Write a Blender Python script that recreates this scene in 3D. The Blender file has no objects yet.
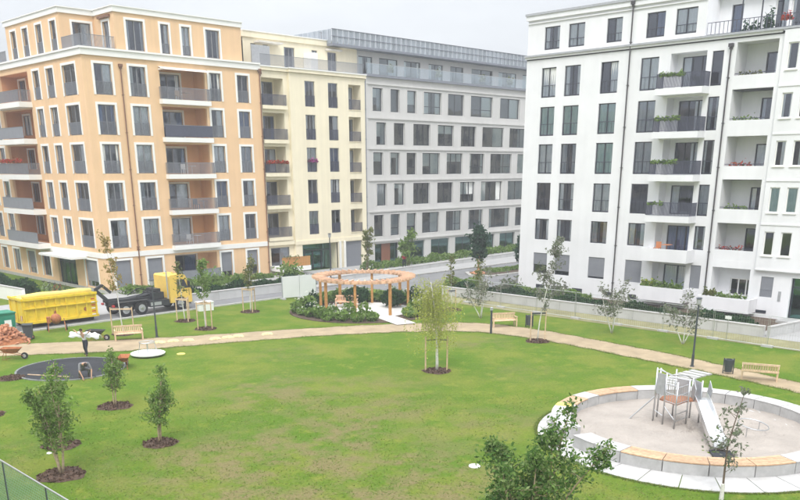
import bpy, math, random
import numpy as np
from mathutils import Matrix, Vector
random.seed(7); RNG = np.random.default_rng(7)
PI = math.pi; R = math.radians
S = bpy.context.scene
C = S.collection

# ------------------------------------------------------------------ camera
cam = bpy.data.cameras.new('camera'); camo = bpy.data.objects.new('camera', cam); C.objects.link(camo)
cam.sensor_fit = 'HORIZONTAL'; cam.sensor_width = 36.0
cam.lens = 841.74 / 800 * 36.0
cam.shift_y = (448.53 - 250) / 800
cam.clip_start = 0.5; cam.clip_end = 3000
CAM_H = 10.5
yaw, pitch, roll = R(45.145), R(18.456), R(-0.2233)
h = Vector((math.cos(yaw), math.sin(yaw), 0)); up = Vector((0, 0, 1)); rr = h.cross(up)
fwd = math.cos(pitch) * h - math.sin(pitch) * up
uu = math.cos(pitch) * up + math.sin(pitch) * h
r2 = math.cos(roll) * rr + math.sin(roll) * uu
u2 = math.cos(roll) * uu - math.sin(roll) * rr
camo.matrix_world = Matrix(((r2.x, u2.x, -fwd.x, 0), (r2.y, u2.y, -fwd.y, 0), (r2.z, u2.z, -fwd.z, CAM_H), (0, 0, 0, 1)))
S.camera = camo
HAZE = 0.0013

# ------------------------------------------------------------------ sky: bright overcast
SUN_EL, SUN_AZ = R(52), R(215)          # azimuth of the sun, counted from +X towards +Y
W = bpy.data.worlds.new('World'); S.world = W; W.use_nodes = True
nt = W.node_tree; nt.nodes.clear()
N = nt.nodes.new; L = nt.links.new
out = N('ShaderNodeOutputWorld'); bg = N('ShaderNodeBackground'); bg.inputs['Strength'].default_value = 0.1
sky = N('ShaderNodeTexSky'); sky.sky_type = 'NISHITA'; sky.sun_disc = False
sky.sun_elevation = SUN_EL; sky.sun_rotation = PI / 2 - SUN_AZ
sky.air_density = 1.0; sky.dust_density = 3.0
tc = N('ShaderNodeTexCoord'); sep = N('ShaderNodeSeparateXYZ'); L(tc.outputs['Generated'], sep.inputs[0])
mx = N('ShaderNodeMath'); mx.operation = 'MAXIMUM'; mx.inputs[1].default_value = 0.0; L(sep.outputs['Z'], mx.inputs[0])
pw = N('ShaderNodeMath'); pw.operation = 'POWER'; pw.inputs[1].default_value = 1.6; L(mx.outputs[0], pw.inputs[0])
grad = N('ShaderNodeMapRange'); L(pw.outputs[0], grad.inputs['Value'])
grad.inputs['To Min'].default_value = 6.25; grad.inputs['To Max'].default_value = 25.0   # an overcast sky is about three times brighter overhead
mp = N('ShaderNodeMapping'); mp.inputs['Scale'].default_value = (1.4, 1.4, 5.0); L(tc.outputs['Generated'], mp.inputs['Vector'])
nz = N('ShaderNodeTexNoise'); nz.inputs['Scale'].default_value = 2.2; nz.inputs['Detail'].default_value = 6; nz.inputs['Roughness'].default_value = .55
L(mp.outputs[0], nz.inputs['Vector'])
cl = N('ShaderNodeMapRange'); cl.inputs['From Min'].default_value = .3; cl.inputs['From Max'].default_value = .7
cl.inputs['To Min'].default_value = .89; cl.inputs['To Max'].default_value = 1.06; L(nz.outputs['Fac'], cl.inputs['Value'])
mul = N('ShaderNodeMath'); mul.operation = 'MULTIPLY'; L(grad.outputs[0], mul.inputs[0]); L(cl.outputs[0], mul.inputs[1])
cr = N('ShaderNodeVectorMath'); cr.operation = 'SCALE'; cr.inputs[0].default_value = (.945, .985, 1.035); L(mul.outputs[0], cr.inputs['Scale'])
mixs = N('ShaderNodeMix'); mixs.data_type = 'RGBA'; mixs.inputs['Factor'].default_value = .96
L(sky.outputs[0], mixs.inputs['A']); L(cr.outputs[0], mixs.inputs['B'])
L(mixs.outputs['Result'], bg.inputs['Color']); L(bg.outputs[0], out.inputs['Surface'])

sl = bpy.data.lights.new('sun', 'SUN'); sl.energy = 1.5; sl.angle = R(18); sl.color = (1, .965, .91)
so = bpy.data.objects.new('sun', sl); C.objects.link(so)
sd = Vector((math.cos(SUN_EL) * math.cos(SUN_AZ), math.cos(SUN_EL) * math.sin(SUN_AZ), math.sin(SUN_EL)))
so.rotation_euler = sd.to_track_quat('Z', 'Y').to_euler(); so.location = sd * 200
S.view_settings.view_transform = 'Standard'; S.view_settings.look = 'None'
S.view_settings.exposure = 0.46; S.view_settings.gamma = 1.0; S.view_settings.use_curve_mapping = False
S.cycles.max_bounces = 6; S.cycles.diffuse_bounces = 3; S.cycles.glossy_bounces = 3; S.cycles.transparent_max_bounces = 8; S.cycles.transmission_bounces = 3

# ------------------------------------------------------------------ materials
MATS = {}
def mat(name, col, rough=.7, scale=3.0, var=.10, bump=0.0, bscale=40.0, metal=0.0, spec=.4, sss=0.0, objvar=0.0):
    if name in MATS: return MATS[name]
    m = bpy.data.materials.new(name); m.use_nodes = True; t = m.node_tree; b = t.nodes['Principled BSDF']
    b.inputs['Roughness'].default_value = rough; b.inputs['Metallic'].default_value = metal
    b.inputs['Specular IOR Level'].default_value = spec
    n = t.nodes.new; k = t.links.new
    co = n('ShaderNodeTexCoord'); z1 = n('ShaderNodeTexNoise'); z1.inputs['Scale'].default_value = scale
    z1.inputs['Detail'].default_value = 5; z1.inputs['Roughness'].default_value = .6; k(co.outputs['Object'], z1.inputs['Vector'])
    mr = n('ShaderNodeMapRange'); mr.inputs['From Min'].default_value = .3; mr.inputs['From Max'].default_value = .7
    mr.inputs['To Min'].default_value = 1 - var; mr.inputs['To Max'].default_value = 1 + var; k(z1.outputs['Fac'], mr.inputs['Value'])
    src = mr.outputs[0]
    if objvar:
        oi = n('ShaderNodeObjectInfo'); m2 = n('ShaderNodeMapRange'); m2.inputs['To Min'].default_value = 1 - objvar; m2.inputs['To Max'].default_value = 1 + objvar
        k(oi.outputs['Random'], m2.inputs['Value']); mm = n('ShaderNodeMath'); mm.operation = 'MULTIPLY'; k(src, mm.inputs[0]); k(m2.outputs[0], mm.inputs[1]); src = mm.outputs[0]
    sc = n('ShaderNodeVectorMath'); sc.operation = 'SCALE'; sc.inputs[0].default_value = col; k(src, sc.inputs['Scale'])
    k(sc.outputs[0], b.inputs['Base Color'])
    if bump:
        z2 = n('ShaderNodeTexNoise'); z2.inputs['Scale'].default_value = bscale; z2.inputs['Detail'].default_value = 3; k(co.outputs['Object'], z2.inputs['Vector'])
        bp = n('ShaderNodeBump'); bp.inputs['Strength'].default_value = bump; bp.inputs['Distance'].default_value = .02; k(z2.outputs['Fac'], bp.inputs['Height']); k(bp.outputs[0], b.inputs['Normal'])
    MATS[name] = m; return m

def render_mat(name, col, streak=.08):
    """plastered facade: fine grain, faint blotches, faint vertical rain streaks"""
    m = mat(name, col, .88, .35, .055, .25, 60, spec=.2)
    t = m.node_tree; n = t.nodes.new; k = t.links.new; b = t.nodes['Principled BSDF']
    src = b.inputs['Base Color'].links[0].from_socket
    co = n('ShaderNodeTexCoord'); mp = n('ShaderNodeMapping'); mp.inputs['Scale'].default_value = (2.2, 2.2, .09); k(co.outputs['Object'], mp.inputs['Vector'])
    z = n('ShaderNodeTexNoise'); z.inputs['Scale'].default_value = 1.0; z.inputs['Detail'].default_value = 4; k(mp.outputs[0], z.inputs['Vector'])
    mr = n('ShaderNodeMapRange'); mr.inputs['From Min'].default_value = .35; mr.inputs['From Max'].default_value = .75
    mr.inputs['To Min'].default_value = 1.0; mr.inputs['To Max'].default_value = 1 - streak; k(z.outputs['Fac'], mr.inputs['Value'])
    sc = n('ShaderNodeVectorMath'); sc.operation = 'SCALE'; k(src, sc.inputs[0]); k(mr.outputs[0], sc.inputs['Scale']); k(sc.outputs[0], b.inputs['Base Color'])
    return m

def glass_mat(name, tint, refl=1.0, trans=(.90, .935, .98)):
    m = bpy.data.materials.new(name); m.use_nodes = True; t = m.node_tree; t.nodes.clear(); n = t.nodes.new; k = t.links.new
    o = n('ShaderNodeOutputMaterial'); tr = n('ShaderNodeBsdfTransparent'); tr.inputs[0].default_value = (*trans, 1)
    gl = n('ShaderNodeBsdfGlossy'); gl.inputs['Color'].default_value = (*tint, 1); gl.inputs['Roughness'].default_value = .03
    fr = n('ShaderNodeFresnel'); fr.inputs['IOR'].default_value = 1.55
    mm = n('ShaderNodeMath'); mm.operation = 'MULTIPLY_ADD'; mm.inputs[1].default_value = 1.0 * refl; mm.inputs[2].default_value = .095 * refl; k(fr.outputs[0], mm.inputs[0])
    # panes are never quite flat: a slow wave in the normal breaks the mirror image
    co = n('ShaderNodeTexCoord'); z = n('ShaderNodeTexNoise'); z.inputs['Scale'].default_value = .8; k(co.outputs['Object'], z.inputs['Vector'])
    bp = n('ShaderNodeBump'); bp.inputs['Strength'].default_value = .12; bp.inputs['Distance'].default_value = .05; k(z.outputs['Fac'], bp.inputs['Height']); k(bp.outputs[0], gl.inputs['Normal'])
    mx = n('ShaderNodeMixShader'); k(mm.outputs[0], mx.inputs[0]); k(tr.outputs[0], mx.inputs[1]); k(gl.outputs[0], mx.inputs[2]); k(mx.outputs[0], o.inputs['Surface'])
    MATS[name] = m; return m

def leaf_mat(name, cols, rough=.6):
    m = bpy.data.materials.new(name); m.use_nodes = True; t = m.node_tree; b = t.nodes['Principled BSDF']; n = t.nodes.new; k = t.links.new
    b.inputs['Roughness'].default_value = rough; b.inputs['Specular IOR Level'].default_value = .08
    g = n('ShaderNodeNewGeometry'); rp = n('ShaderNodeValToRGB'); e = rp.color_ramp.elements
    while len(e) < len(cols): e.new(.5)
    for i, c in enumerate(cols): e[i].position = i / (len(cols) - 1); e[i].color = (*c, 1)
    k(g.outputs['Random Per Island'], rp.inputs[0]); k(rp.outputs[0], b.inputs['Base Color'])
    o = t.nodes['Material Output']; tl = n('ShaderNodeBsdfTranslucent'); k(rp.outputs[0], tl.inputs[0]); mx = n('ShaderNodeMixShader'); mx.inputs[0].default_value = .45
    k(b.outputs[0], mx.inputs[1]); k(tl.outputs[0], mx.inputs[2]); k(mx.outputs[0], o.inputs['Surface'])
    MATS[name] = m; return m

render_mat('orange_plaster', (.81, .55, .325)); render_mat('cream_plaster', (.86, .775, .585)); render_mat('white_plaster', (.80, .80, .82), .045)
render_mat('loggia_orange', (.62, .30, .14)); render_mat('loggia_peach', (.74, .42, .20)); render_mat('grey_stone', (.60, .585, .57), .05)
mat('white_trim', (.84, .83, .80), .7, 1.0, .03); mat('dark_frame', (.035, .04, .055), .4, 3, .1); mat('grey_frame', (.22, .225, .24), .45)
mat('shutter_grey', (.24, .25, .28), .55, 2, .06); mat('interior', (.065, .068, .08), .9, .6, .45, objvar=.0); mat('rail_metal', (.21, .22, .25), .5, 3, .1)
mat('dark_rail', (.07, .075, .11), .45); mat('zinc', (.35, .38, .42), .45, 1.5, .12, metal=.35, objvar=.10); mat('zinc_dark', (.20, .21, .25), .5, 2, .1)
mat('roof', (.30, .30, .29), .9, .5, .1); mat('curtain', (.82, .82, .80), .9, 4, .06); mat('curtain_grey', (.50, .52, .55), .9, 4, .06); mat('curtain_green', (.50, .66, .61), .9, 4, .06); mat('curtain_blue', (.10, .15, .28), .9)
mat('copper', (.20, .10, .06), .5, 4, .2); mat('dark_pipe', (.055, .05, .055), .5); mat('terracotta', (.55, .22, .10), .8); mat('awning', (.70, .66, .60), .8)
glass_mat('pane', (.82, .87, 1.0)); glass_mat('pane_office', (.85, .93, .97), 1.25, (.78, .84, .86)); glass_mat('pane_shop', (.45, .82, .78), 1.3, (.36, .70, .66)); glass_mat('rail_glass', (.9, .95, 1), .5, (.93, .95, .95))
mat('asphalt', (.20, .20, .205), .92, .8, .12, .4, 60); mat('paving', (.36, .355, .35), .9, .7, .08, .3, 50); mat('kerb_stone', (.45, .44, .42), .85, 4, .1)
mat('concrete', (.42, .415, .41), .85, 2.5, .14, .3, 30, objvar=.05); mat('concrete_light', (.47, .46, .45), .85, 2, .12, .2, 30, objvar=.06); mat('wall_concrete', (.50, .50, .495), .9, .8, .07, .3, 20)
mat('wood', (.52, .34, .21), .7, 6, .22, .2, 30, objvar=.14); mat('wood_pale', (.60, .44, .29), .7, 6, .2, .2, 30, objvar=.12); mat('wood_pergola', (.66, .42, .28), .75, 5, .2, .2, 30, objvar=.16); mat('wood_post', (.50, .25, .08), .75, 5, .2)
mat('bark', (.16, .12, .09), .9, 12, .3, .5, 40); mat('bark_white', (.66, .64, .60), .85, 14, .2, .3, 40); mat('bark_pale', (.40, .31, .21), .9, 12, .3); mat('mulch', (.085, .052, .036), .95, 9, .45, 1.0, 25); mat('soil', (.10, .07, .05), .95, 5, .35, .8, 20)
mat('steel', (.55, .56, .57), .3, 5, .08, metal=.85); mat('steel_bright', (.75, .76, .77), .28, 3, .06, metal=.8); mat('panel_grey', (.42, .43, .45), .5, 5, .08, metal=.3); mat('rubber_black', (.022, .024, .030), .9, 1.2, .3, .6, 60); mat('tyre', (.02, .02, .022), .85)
mat('yellow_paint', (.80, .58, .035), .45, 1.5, .10, .1, 6); mat('yellow_cab', (.80, .54, .12), .35, 2, .06); mat('tarp', (.80, .66, .20), .7, 3, .1); mat('black_metal', (.035, .037, .042), .5, 6, .25); mat('rust', (.35, .13, .05), .8, 6, .35); mat('green_paint', (.02, .22, .14), .5, 3, .2)
mat('lamp_dark', (.05, .06, .07), .45); mat('bin_dark', (.05, .06, .065), .5); mat('white_plastic', (.82, .82, .82), .5, 3, .05); mat('gravel_white', (.62, .60, .57), .95, 14, .2, .8, 30); mat('hoarding', (.72, .73, .74), .6, .8, .05)
mat('skin', (.50, .29, .19), .55, 6, .06); mat('cloth_white', (.72, .72, .74), .9, 6, .1); mat('cloth_dark', (.03, .032, .045), .9, 6, .2); mat('cloth_grey', (.19, .19, .20), .9, 6, .15); mat('cloth_red', (.50, .02, .05), .85, 6, .1); mat('hair', (.03, .02, .015), .8); mat('boot', (.05, .035, .025), .7)
mat('sack_yellow', (.72, .60, .16), .8, 8, .2); mat('red_light', (.5, .02, .02), .3); mat('shop_brown', (.22, .09, .05), .6); mat('green_net', (.24, .38, .28), .8); mat('clay', (.50, .23, .13), .8, 8, .35)
leaf_mat('leaf_shrub', [(.095, .175, .030), (.15, .25, .050), (.21, .32, .080), (.30, .40, .15)])
leaf_mat('leaf_bush', [(.05, .115, .03), (.10, .20, .045), (.17, .275, .07), (.28, .36, .15)])
leaf_mat('leaf_hedge', [(.018, .05, .022), (.03, .08, .03), (.05, .11, .04)])
leaf_mat('leaf_birch', [(.32, .38, .05), (.44, .49, .09), (.58, .59, .18)])
leaf_mat('leaf_grey', [(.12, .15, .09), (.20, .23, .15), (.28, .27, .25), (.15, .21, .09)])
leaf_mat('leaf_young', [(.10, .13, .03), (.18, .21, .06), (.28, .27, .12)])
leaf_mat('leaf_gold', [(.28, .20, .05), (.38, .28, .08), (.30, .30, .10)])
leaf_mat('leaf_dark', [(.02, .055, .03), (.03, .085, .045), (.05, .12, .06)])
leaf_mat('flower_white', [(.7, .7, .62), (.8, .8, .75)]); leaf_mat('flower_red', [(.5, .03, .04), (.55, .10, .05), (.06, .12, .03)]); leaf_mat('flower_pink', [(.55, .05, .35), (.5, .15, .4), (.06, .12, .03)])
leaf_mat('grass_blade', [(.10, .19, .022), (.14, .225, .035), (.20, .24, .055), (.28, .25, .11)])

def weathered(name, dirt, sc=1.6, lo=.52, hi=.75, amt=.8):
    t = MATS[name].node_tree; n = t.nodes.new; k = t.links.new; b = t.nodes['Principled BSDF']; src = b.inputs['Base Color'].links[0].from_socket
    co = n('ShaderNodeTexCoord'); z = n('ShaderNodeTexNoise'); z.inputs['Scale'].default_value = sc; z.inputs['Detail'].default_value = 8; z.inputs['Roughness'].default_value = .7; k(co.outputs['Object'], z.inputs['Vector'])
    mr = n('ShaderNodeMapRange'); mr.inputs['From Min'].default_value = lo; mr.inputs['From Max'].default_value = hi; mr.inputs['To Max'].default_value = amt; k(z.outputs['Fac'], mr.inputs['Value'])
    x = n('ShaderNodeMix'); x.data_type = 'RGBA'; k(mr.outputs[0], x.inputs['Factor']); k(src, x.inputs['A']); x.inputs['B'].default_value = (*dirt, 1); k(x.outputs['Result'], b.inputs['Base Color'])
weathered('yellow_paint', (.30, .17, .05)); weathered('yellow_cab', (.45, .32, .14), 2.5, .55, .8, .6); weathered('sand_d', (0, 0, 0)) if 'sand_d' in MATS else None
weathered('concrete', (.27, .26, .24), .9, .5, .8, .6); weathered('concrete_light', (.33, .31, .28), .8, .52, .8, .6); weathered('wall_concrete', (.34, .34, .32), .5, .52, .8, .5); weathered('rubber_black', (.05, .05, .052), .8, .5, .75, .7); weathered('panel_grey', (.2, .19, .17), 3, .55, .8, .5); weathered('asphalt', (.12, .12, .12), .25, .5, .7, .5)
# ------------------------------------------------------------------ mesh helpers
class MB:
    def __init__(s): s.v = []; s.f = []
    def quad(s, a, b, c, d): i = len(s.v); s.v += [a, b, c, d]; s.f.append((i, i + 1, i + 2, i + 3)); return s
    def box(s, x0, x1, y0, y1, z0, z1):
        i = len(s.v)
        s.v += [(x0, y0, z0), (x1, y0, z0), (x1, y1, z0), (x0, y1, z0), (x0, y0, z1), (x1, y0, z1), (x1, y1, z1), (x0, y1, z1)]
        s.f += [(i, i + 3, i + 2, i + 1), (i + 4, i + 5, i + 6, i + 7), (i, i + 1, i + 5, i + 4), (i + 1, i + 2, i + 6, i + 5), (i + 2, i + 3, i + 7, i + 6), (i + 3, i, i + 4, i + 7)]
        return s
    def bar(s, p, q, w, hh=None):
        """rectangular bar from p to q"""
        hh = hh or w; p = Vector(p); q = Vector(q); d = (q - p).normalized()
        u = d.cross(Vector((0, 0, 1)));  u = u.normalized() if u.length > 1e-4 else Vector((1, 0, 0)); t = u.cross(d)
        i = len(s.v)
        for c in (p, q):
            for a, b in ((-1, -1), (1, -1), (1, 1), (-1, 1)): s.v.append(tuple(c + u * a * w / 2 + t * b * hh / 2))
        s.f += [(i, i + 1, i + 2, i + 3), (i + 7, i + 6, i + 5, i + 4)] + [(i + j, i + 4 + j, i + 4 + (j + 1) % 4, i + (j + 1) % 4) for j in range(4)]
        return s
    def tube(s, pts, rs, n=7, cap=True):
        pts = [Vector(p) for p in pts]
        if not hasattr(rs, '__len__'): rs = [rs] * len(pts)
        base = len(s.v); ref = None
        for k, p in enumerate(pts):
            d = (pts[min(k + 1, len(pts) - 1)] - pts[max(k - 1, 0)]).normalized()
            if ref is None: ref = d.orthogonal().normalized()
            ref = (ref - d * ref.dot(d)); ref = ref.normalized() if ref.length > 1e-5 else d.orthogonal().normalized()
            w = d.cross(ref)
            for j in range(n): a = 2 * PI * j / n; s.v.append(tuple(p + (ref * math.cos(a) + w * math.sin(a)) * rs[k]))
        for k in range(len(pts) - 1):
            for j in range(n): a = base + k * n + j; b = base + k * n + (j + 1) % n; s.f.append((a, b, b + n, a + n))
        if cap: s.f.append(tuple(base + j for j in range(n))[::-1]); s.f.append(tuple(base + (len(pts) - 1) * n + j for j in range(n)))
        return s
    def cyl(s, x, y, z0, z1, r, r1=None, n=12): return s.tube([(x, y, z0), (x, y, z1)], [r, r if r1 is None else r1], n)
    def arc(s, cx, cy, r0, r1, a0, a1, z0, z1, n=6):
        i = len(s.v)
        for k in range(n + 1):
            a = a0 + (a1 - a0) * k / n; c, d = math.cos(a), math.sin(a)
            s.v += [(cx + r0 * c, cy + r0 * d, z0), (cx + r1 * c, cy + r1 * d, z0), (cx + r1 * c, cy + r1 * d, z1), (cx + r0 * c, cy + r0 * d, z1)]
        for k in range(n):
            p = i + 4 * k
            for j in range(4): s.f.append((p + j, p + (j + 1) % 4, p + 4 + (j + 1) % 4, p + 4 + j))
        s.f += [(i, i + 3, i + 2, i + 1), (i + 4 * n, i + 4 * n + 1, i + 4 * n + 2, i + 4 * n + 3)]
        return s
    def prism(s, pts, z0, z1):
        n = len(pts); i = len(s.v)
        s.v += [(x, y, z0) for x, y in pts] + [(x, y, z1) for x, y in pts]
        s.f += [tuple(range(i, i + n))[::-1], tuple(range(i + n, i + 2 * n))] + [(i + j, i + (j + 1) % n, i + n + (j + 1) % n, i + n + j) for j in range(n)]
        return s
    def sheet(s, pts, z=0): i = len(s.v); s.v += [(x, y, z) for x, y in pts]; s.f.append(tuple(range(i, i + len(pts)))); return s
    def profile(s, pts, y0, y1):
        """side outline in x,z extruded in y"""
        n = len(pts); i = len(s.v)
        s.v += [(x, y0, z) for x, z in pts] + [(x, y1, z) for x, z in pts]
        s.f += [tuple(range(i, i + n)), tuple(range(i + n, i + 2 * n))[::-1]] + [(i + j, i + n + j, i + n + (j + 1) % n, i + (j + 1) % n) for j in range(n)]
        return s
    def mesh(s, name, m, smooth=False):
        me = bpy.data.meshes.new(name); me.from_pydata(s.v, [], s.f)
        if m: me.materials.append(MATS[m])
        if smooth: me.polygons.foreach_set('use_smooth', [True] * len(me.polygons))
        me.update(); return me
    def build(s, name, m, parent=None, loc=(0, 0, 0), rz=0, smooth=False): return link(name, s.mesh(name, m, smooth), parent, loc, rz)

def link(name, me, parent=None, loc=(0, 0, 0), rz=0):
    o = bpy.data.objects.new(name, me); C.objects.link(o); o.parent = parent; o.location = loc; o.rotation_euler = (0, 0, rz); return o
def tag(o, label=None, cat=None, group=None, kind=None):
    if label: o['label'] = label
    if cat: o['category'] = cat
    if group: o['group'] = group
    if kind: o['kind'] = kind
    return o
def thing(name, label, cat, loc=(0, 0, 0), rz=0, group=None): return tag(link(name, None, None, loc, rz), label, cat, group)
def copy_tree(o, parent=None):
    c = o.copy(); C.objects.link(c); c.parent = parent
    for ch in list(o.children): copy_tree(ch, c)
    return c
def dup(o, label, loc, rz): c = copy_tree(o); c.location = loc; c.rotation_euler = (0, 0, rz); c['label'] = label; return c
def structure(name, mb, m, **kw): o = mb.build(name, m, **kw); o['kind'] = 'structure'; return o

def leaves(name, P, size, m, parent=None, loc=(0, 0, 0), elong=2.2, droop=0.0, jitter=.35, up=None):
    """one rhombic two-triangle leaf per point"""
    P = np.asarray(P, float); n = len(P)
    d = RNG.normal(size=(n, 3))
    if up is not None: d = d * .6 + np.array([0, 0, up])
    d[:, 2] -= droop; d /= np.linalg.norm(d, axis=1)[:, None]
    e = RNG.normal(size=(n, 3)); e -= d * (e * d).sum(1)[:, None]; e /= np.linalg.norm(e, axis=1)[:, None]
    sz = size * (1 + RNG.uniform(-jitter, jitter, n))[:, None]
    V = np.stack([P - d * sz * .5 * elong, P + e * sz * .5, P + d * sz * .5 * elong, P - e * sz * .5], 1).reshape(-1, 3)
    me = bpy.data.meshes.new(name); me.vertices.add(4 * n); me.vertices.foreach_set('co', V.ravel())
    me.loops.add(4 * n); me.loops.foreach_set('vertex_index', np.arange(4 * n)); me.polygons.add(n)
    me.polygons.foreach_set('loop_start', np.arange(0, 4 * n, 4)); me.polygons.foreach_set('loop_total', np.full(n, 4))
    me.materials.append(MATS[m]); me.update(); me.validate()
    return link(name, me, parent, loc)

# ------------------------------------------------------------------ ground, lawn, path, street
def lawn_material():
    m = bpy.data.materials.new('lawn'); m.use_nodes = True; t = m.node_tree; b = t.nodes['Principled BSDF']; n = t.nodes.new; k = t.links.new
    b.inputs['Roughness'].default_value = .95; b.inputs['Specular IOR Level'].default_value = .1
    co = n('ShaderNodeTexCoord')
    def noise(sc, det=4, ro=.6):
        z = n('ShaderNodeTexNoise'); z.inputs['Scale'].default_value = sc; z.inputs['Detail'].default_value = det; z.inputs['Roughness'].default_value = ro; k(co.outputs['Object'], z.inputs['Vector']); return z.outputs['Fac']
    def ramp(x, a, b_):
        r = n('ShaderNodeMapRange'); r.inputs['From Min'].default_value = a; r.inputs['From Max'].default_value = b_; r.interpolation_type = 'SMOOTHSTEP'; k(x, r.inputs['Value']); return r.outputs[0]
    def mix(f, a, b_):
        x = n('ShaderNodeMix'); x.data_type = 'RGBA'; k(f, x.inputs['Factor'])
        for s_, v in (('A', a), ('B', b_)):
            if isinstance(v, tuple): x.inputs[s_].default_value = (*v, 1)
            else: k(v, x.inputs[s_])
        return x.outputs['Result']
    def math_(op, a, b_):
        x = n('ShaderNodeMath'); x.operation = op
        for i, v in enumerate((a, b_)):
            if isinstance(v, (int, float)): x.inputs[i].default_value = v
            else: k(v, x.inputs[i])
        return x.outputs[0]
    col = mix(ramp(noise(.35, 5), .38, .62), (.098, .172, .016), (.162, .200, .030))
    col = mix(ramp(noise(.16, 4, .6), .45, .62), col, (.090, .168, .014)); col = mix(ramp(noise(1.1, 6, .7), .50, .72), col, (.195, .225, .035))
    # bare and worn turf
    worn = None
    for (x, y, r, s_) in WORN:
        vm = n('ShaderNodeVectorMath'); vm.operation = 'DISTANCE'; vm.inputs[1].default_value = (x, y, 0); k(co.outputs['Object'], vm.inputs[0])
        q = n('ShaderNodeMapRange'); q.interpolation_type = 'SMOOTHSTEP'; q.inputs['From Min'].default_value = r; q.inputs['From Max'].default_value = 0; q.inputs['To Max'].default_value = s_; k(vm.outputs['Value'], q.inputs['Value'])
        worn = q.outputs[0] if worn is None else math_('ADD', worn, q.outputs[0])
    patch = math_('MULTIPLY', math_('MINIMUM', worn, 1.0), ramp(noise(.6, 7, .68), .40, .62))
    col = mix(math_('MULTIPLY', patch, .95), col, (.205, .172, .078))
    speck = math_('MULTIPLY', ramp(noise(3.2, 7, .8), .54, .74), math_('ADD', math_('MULTIPLY', worn, .55), .18))
    col = mix(speck, col, (.20, .15, .085))
    tuft = ramp(noise(1.7, 5, .7), .60, .74); col = mix(math_('MULTIPLY', tuft, .7), col, (.075, .155, .020))
    fine = n('ShaderNodeMapRange'); fine.inputs['From Min'].default_value = .25; fine.inputs['From Max'].default_value = .75; fine.inputs['To Min'].default_value = .62; fine.inputs['To Max'].default_value = 1.36; k(noise(9, 5, .8), fine.inputs['Value'])
    sc = n('ShaderNodeVectorMath'); sc.operation = 'SCALE'; k(col, sc.inputs[0]); k(fine.outputs[0], sc.inputs['Scale']); k(sc.outputs[0], b.inputs['Base Color'])
    bp = n('ShaderNodeBump'); bp.inputs['Strength'].default_value = .8; bp.inputs['Distance'].default_value = .06; k(noise(14, 4, .8), bp.inputs['Height']); k(bp.outputs[0], b.inputs['Normal'])
    MATS['lawn'] = m
WORN = [(17, 20, 7, .8), (23, 26, 6, .6), (10, 33, 4, .6), (20.5, 13.5, 5, .8), (29, 30, 5, .5), (24, 33, 6.5, .9), (19.5, 24.5, 6, 1.0), (15.5, 27, 5, .9), (21, 19.5, 5.5, .9), (27.5, 22, 4.5, .7), (24.5, 8.5, 3.5, .8), (40.5, 33.8, 3.2, .9), (13, 22.5, 5, .9), (30, 40, 4, .5), (53, 27, 1, .0), (26, 27, 4, .5), (36, 27, 4, .35)]
lawn_material()
structure('ground', MB().sheet([(-350, -350), (450, -350), (450, 450), (-350, 450)], 0), 'lawn')

def curve(pts, n=8):
    """Catmull-Rom through 2-D points"""
    P = [pts[0]] + list(pts) + [pts[-1]]; o = []
    for i in range(1, len(P) - 2):
        for k in range(n):
            t = k / n; a, b, c, d = (np.array(P[i + j], float) for j in (-1, 0, 1, 2))
            o.append(tuple(.5 * ((2 * b) + (c - a) * t + (2 * a - 5 * b + 4 * c - d) * t * t + (3 * b - a - 3 * c + d) * t ** 3)))
    o.append(tuple(map(float, pts[-1]))); return o
far = curve([(2, 66), (10, 60.5), (19.1, 54.9), (25.2, 50.9), (29.5, 48.6), (35.7, 45.6), (40.1, 43.2), (43.8, 40.6), (46.1, 38.0), (46.8, 33.5), (46.4, 28.5), (45.9, 24.1), (45.1, 19.9), (43.9, 15.2), (42.4, 10), (41, 4), (40, -6)])
near = curve([(1, 62), (9, 56.5), (17.7, 51.4), (23.4, 47.6), (27.7, 45.8), (33.9, 43.2), (38.0, 40.9), (41.4, 38.4), (43.4, 35.6), (44.0, 31.4), (43.6, 26.7), (43.2, 22.4), (42.7, 18.9), (41.9, 14.5), (40.6, 10), (39.2, 4), (38.2, -6)])
far = [(x + .07 * math.sin(i * 1.9) + RNG.normal(0, .04), y + .07 * math.sin(i * 2.3 + 1) + RNG.normal(0, .04)) for i, (x, y) in enumerate(far)]; near = [(x + .07 * math.sin(i * 2.1) + RNG.normal(0, .04), y + .07 * math.sin(i * 1.7 + 1) + RNG.normal(0, .04)) for i, (x, y) in enumerate(near)]
pm = MB()
for i in range(len(far) - 1):
    a, b, c, d = near[i], near[i + 1], far[i + 1], far[i]
    pm.quad((*a, .012), (*b, .012), (*c, .012), (*d, .012))
mat('path', (.36, .28, .18), .95, .9, .2, .5, 40)
structure('gravel_path', pm, 'path')
structure('street', MB().sheet([(-60, 57.7), (53.0, 58.3), (53.0, 49.5), (160, 49.5), (160, 62.2), (53, 61.0), (-60, 61.0)], .008), 'asphalt')
mat('verge', (.25, .235, .125), .95, .7, .25, .8, 20)
structure('verge', MB().sheet([(52.0, -40), (54.6, -40), (54.6, 50.2), (53, 52), (51.7, 52)], .016), 'verge')
sw = structure('pavement', MB().prism([(46, 61.0), (160, 61.0), (160, 71.3), (46, 71.3)], 0, .11), 'paving')
structure('forecourt', MB().sheet([(24, 61.0), (46, 61.0), (46, 71.3), (24, 71.3)], .02), 'paving')
structure('entrance_paving', MB().sheet([(54.6, 10), (63, 10), (63, 22.4), (54.6, 22.4)], .02), 'paving')
structure('garden_bed', MB().sheet([(54.7, 22.4), (62, 22.4), (62, 49.5), (54.7, 49.5)], .02), 'soil')
kb = thing('street_kerb', 'long pale kerb stones between street and park lawn', 'kerb', (0, 0, 0))
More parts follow.
